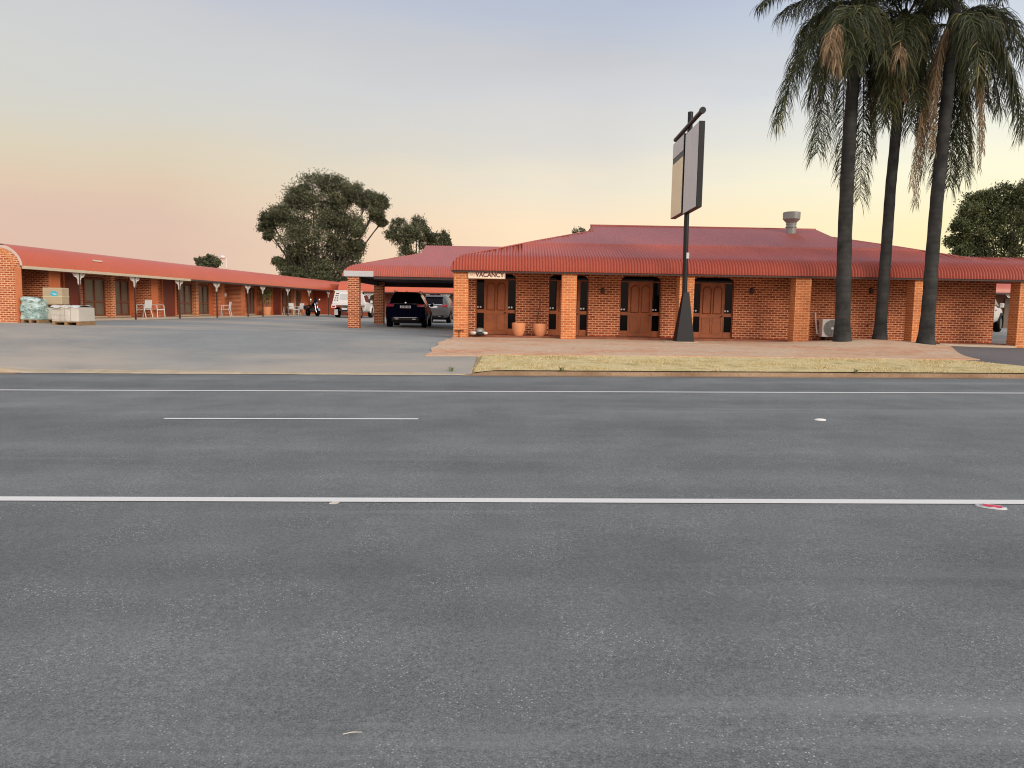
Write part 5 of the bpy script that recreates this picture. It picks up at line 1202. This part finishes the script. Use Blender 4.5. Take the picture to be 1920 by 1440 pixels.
# ------------------------------------------------------------------ gum trees behind
def tree(label, Y, blobs, base, mat, leaf_s, per, seed, name='gum_tree', clump=.34, stem_r=.28, nsub=26, fill=1.0):
    rr = random.Random(seed); B = P(base[0], base[1], Y); gz_ = g(B.x, Y); root = Vector((B.x, Y, gz_))
    o = thing(name, label, 'tree', root)
    # trunk and limbs
    cs = []
    for (px, py, r) in blobs:
        c = P(px, py, Y); R_ = r * Y / F; c.y += rr.uniform(-.5, .5) * R_ * 1.4; cs.append((c, R_))
    fork = root + Vector((0, 0, max(1.5, (min(c.z - R_ for c, R_ in cs) - gz_) * .8)))
    b = MB(); b.tube([root - Vector((0, 0, .2)), root.lerp(fork, .5) + Vector((.1, 0, 0)), fork], [stem_r * 1.25, stem_r, stem_r * .85], 9)
    for c, R_ in cs:
        mid = fork.lerp(c, .5) + Vector((rr.uniform(-.3, .3), rr.uniform(-.3, .3), -.15 * (c - fork).length * .4))
        b.tube(bez(fork, mid, c + Vector((0, 0, R_ * .3)), 6), [lerp(stem_r * .34, .03, i / 6) for i in range(7)], 6)
        for k in range(3):
            e = c + Vector((rr.gauss(0, .5), rr.gauss(0, .5), rr.uniform(0, .7))) * R_; b.tube([c.lerp(fork, .25), c.lerp(e, .5), e], [.03, .02, .01], 5)
    b.build('trunk', 'bark', o, smooth=60)
    b = MB(); vs = b.v; fs = b.f
    for c, R_ in cs:
        for k in range(nsub):
            while True:
                d = Vector((rr.uniform(-1, 1), rr.uniform(-1, 1), rr.uniform(-1, 1)))
                if .2 < d.length < 1: break
            d *= (.86 / max(d.length, .5)) * rr.uniform(.55, 1.0) if rr.random() < .75 else 1
            sc_ = c + Vector((d.x * R_, d.y * R_, d.z * R_ * .9)); cr = R_ * clump * rr.uniform(.6, 1.25)
            for i in range(int(per * rr.uniform(.6, 1.2))):
                p = sc_ + Vector((rr.gauss(0, .5), rr.gauss(0, .5), rr.gauss(0, .42))) * cr
                a = Vector((rr.gauss(0, 1), rr.gauss(0, 1), rr.gauss(-.5, .8))).normalized() * leaf_s * rr.uniform(.6, 1.2); s2 = a.cross(Vector((rr.gauss(0, 1), rr.gauss(0, 1), rr.gauss(0, 1)))).normalized() * leaf_s * .38
                n0 = len(vs); vs += [p - a, p + s2, p + a, p - s2]; fs.append((n0, n0 + 1, n0 + 2, n0 + 3))
    b.build('crown', mat, o)
    return o
tree('large gum tree with a broad uneven crown, biggest tree behind the left wing', 84, [(590, 352, 34), (560, 372, 30), (625, 345, 26), (640, 372, 28), (662, 362, 24), (690, 372, 24), (714, 378, 15), (705, 400, 17), (600, 395, 38), (560, 410, 36), (530, 405, 22), (506, 412, 20), (498, 428, 14), (508, 440, 11), (640, 410, 34), (668, 430, 24), (600, 440, 40), (560, 450, 32), (550, 478, 26), (585, 490, 38), (630, 470, 36), (660, 468, 22), (676, 460, 12), (540, 505, 18), (570, 520, 26), (610, 515, 28), (650, 505, 26), (655, 530, 24), (524, 492, 11), (716, 416, 9)], (598, 560), 'gum', .135, 165, 21, stem_r=.45, nsub=26, clump=.42)
tree('mid sized gum tree with a sparse crown behind the carport roof', 90, [(745, 420, 18), (738, 440, 15), (760, 452, 20), (780, 420, 20), (790, 440, 18), (770, 438, 20), (812, 446, 16), (832, 445, 13), (800, 462, 20), (765, 470, 18), (838, 455, 9), (822, 460, 14)], (780, 560), 'gum', .125, 100, 22, stem_r=.3, nsub=22, clump=.4)
tree('low rounded treetop showing above the left wing roof', 95, [(372, 487, 8), (386, 484, 8), (400, 487, 9), (409, 491, 7), (390, 493, 9), (376, 494, 8), (400, 500, 9), (385, 505, 12)], (392, 560), 'gum', .15, 60, 23, stem_r=.25, nsub=14, clump=.45)
tree('tiny sparse treetop above the left end of the office roof ridge', 70, [(1078, 433, 7), (1088, 431, 8), (1094, 434, 6), (1082, 440, 6), (1086, 446, 6)], (1086, 560), 'gum', .09, 14, 24, stem_r=.09, nsub=12)
tree('wispy bare branched shrub peeping over the office roof', 64, [(1036, 450, 4), (1046, 449, 4), (1054, 446, 3), (1042, 454, 4)], (1044, 560), 'gum', .07, 6, 25, name='bare_shrub', stem_r=.07, nsub=6)
tree('big dark broadleaf tree behind the right end of the office', 60, [(1830, 385, 26), (1812, 405, 24), (1800, 425, 20), (1796, 450, 18), (1800, 470, 18), (1850, 375, 24), (1880, 368, 26), (1905, 362, 22), (1860, 405, 36), (1840, 430, 34), (1900, 400, 38), (1880, 440, 42), (1840, 465, 34), (1920, 440, 40), (1935, 390, 34), (1900, 475, 36), (1860, 485, 30), (1950, 470, 36), (1960, 420, 36)], (1880, 560), 'gum2', .115, 112, 26, name='broadleaf_tree', stem_r=.22, nsub=26, clump=.42)
for ob in list(bpy.data.objects):
    if '_o' in ob: del ob['_o']
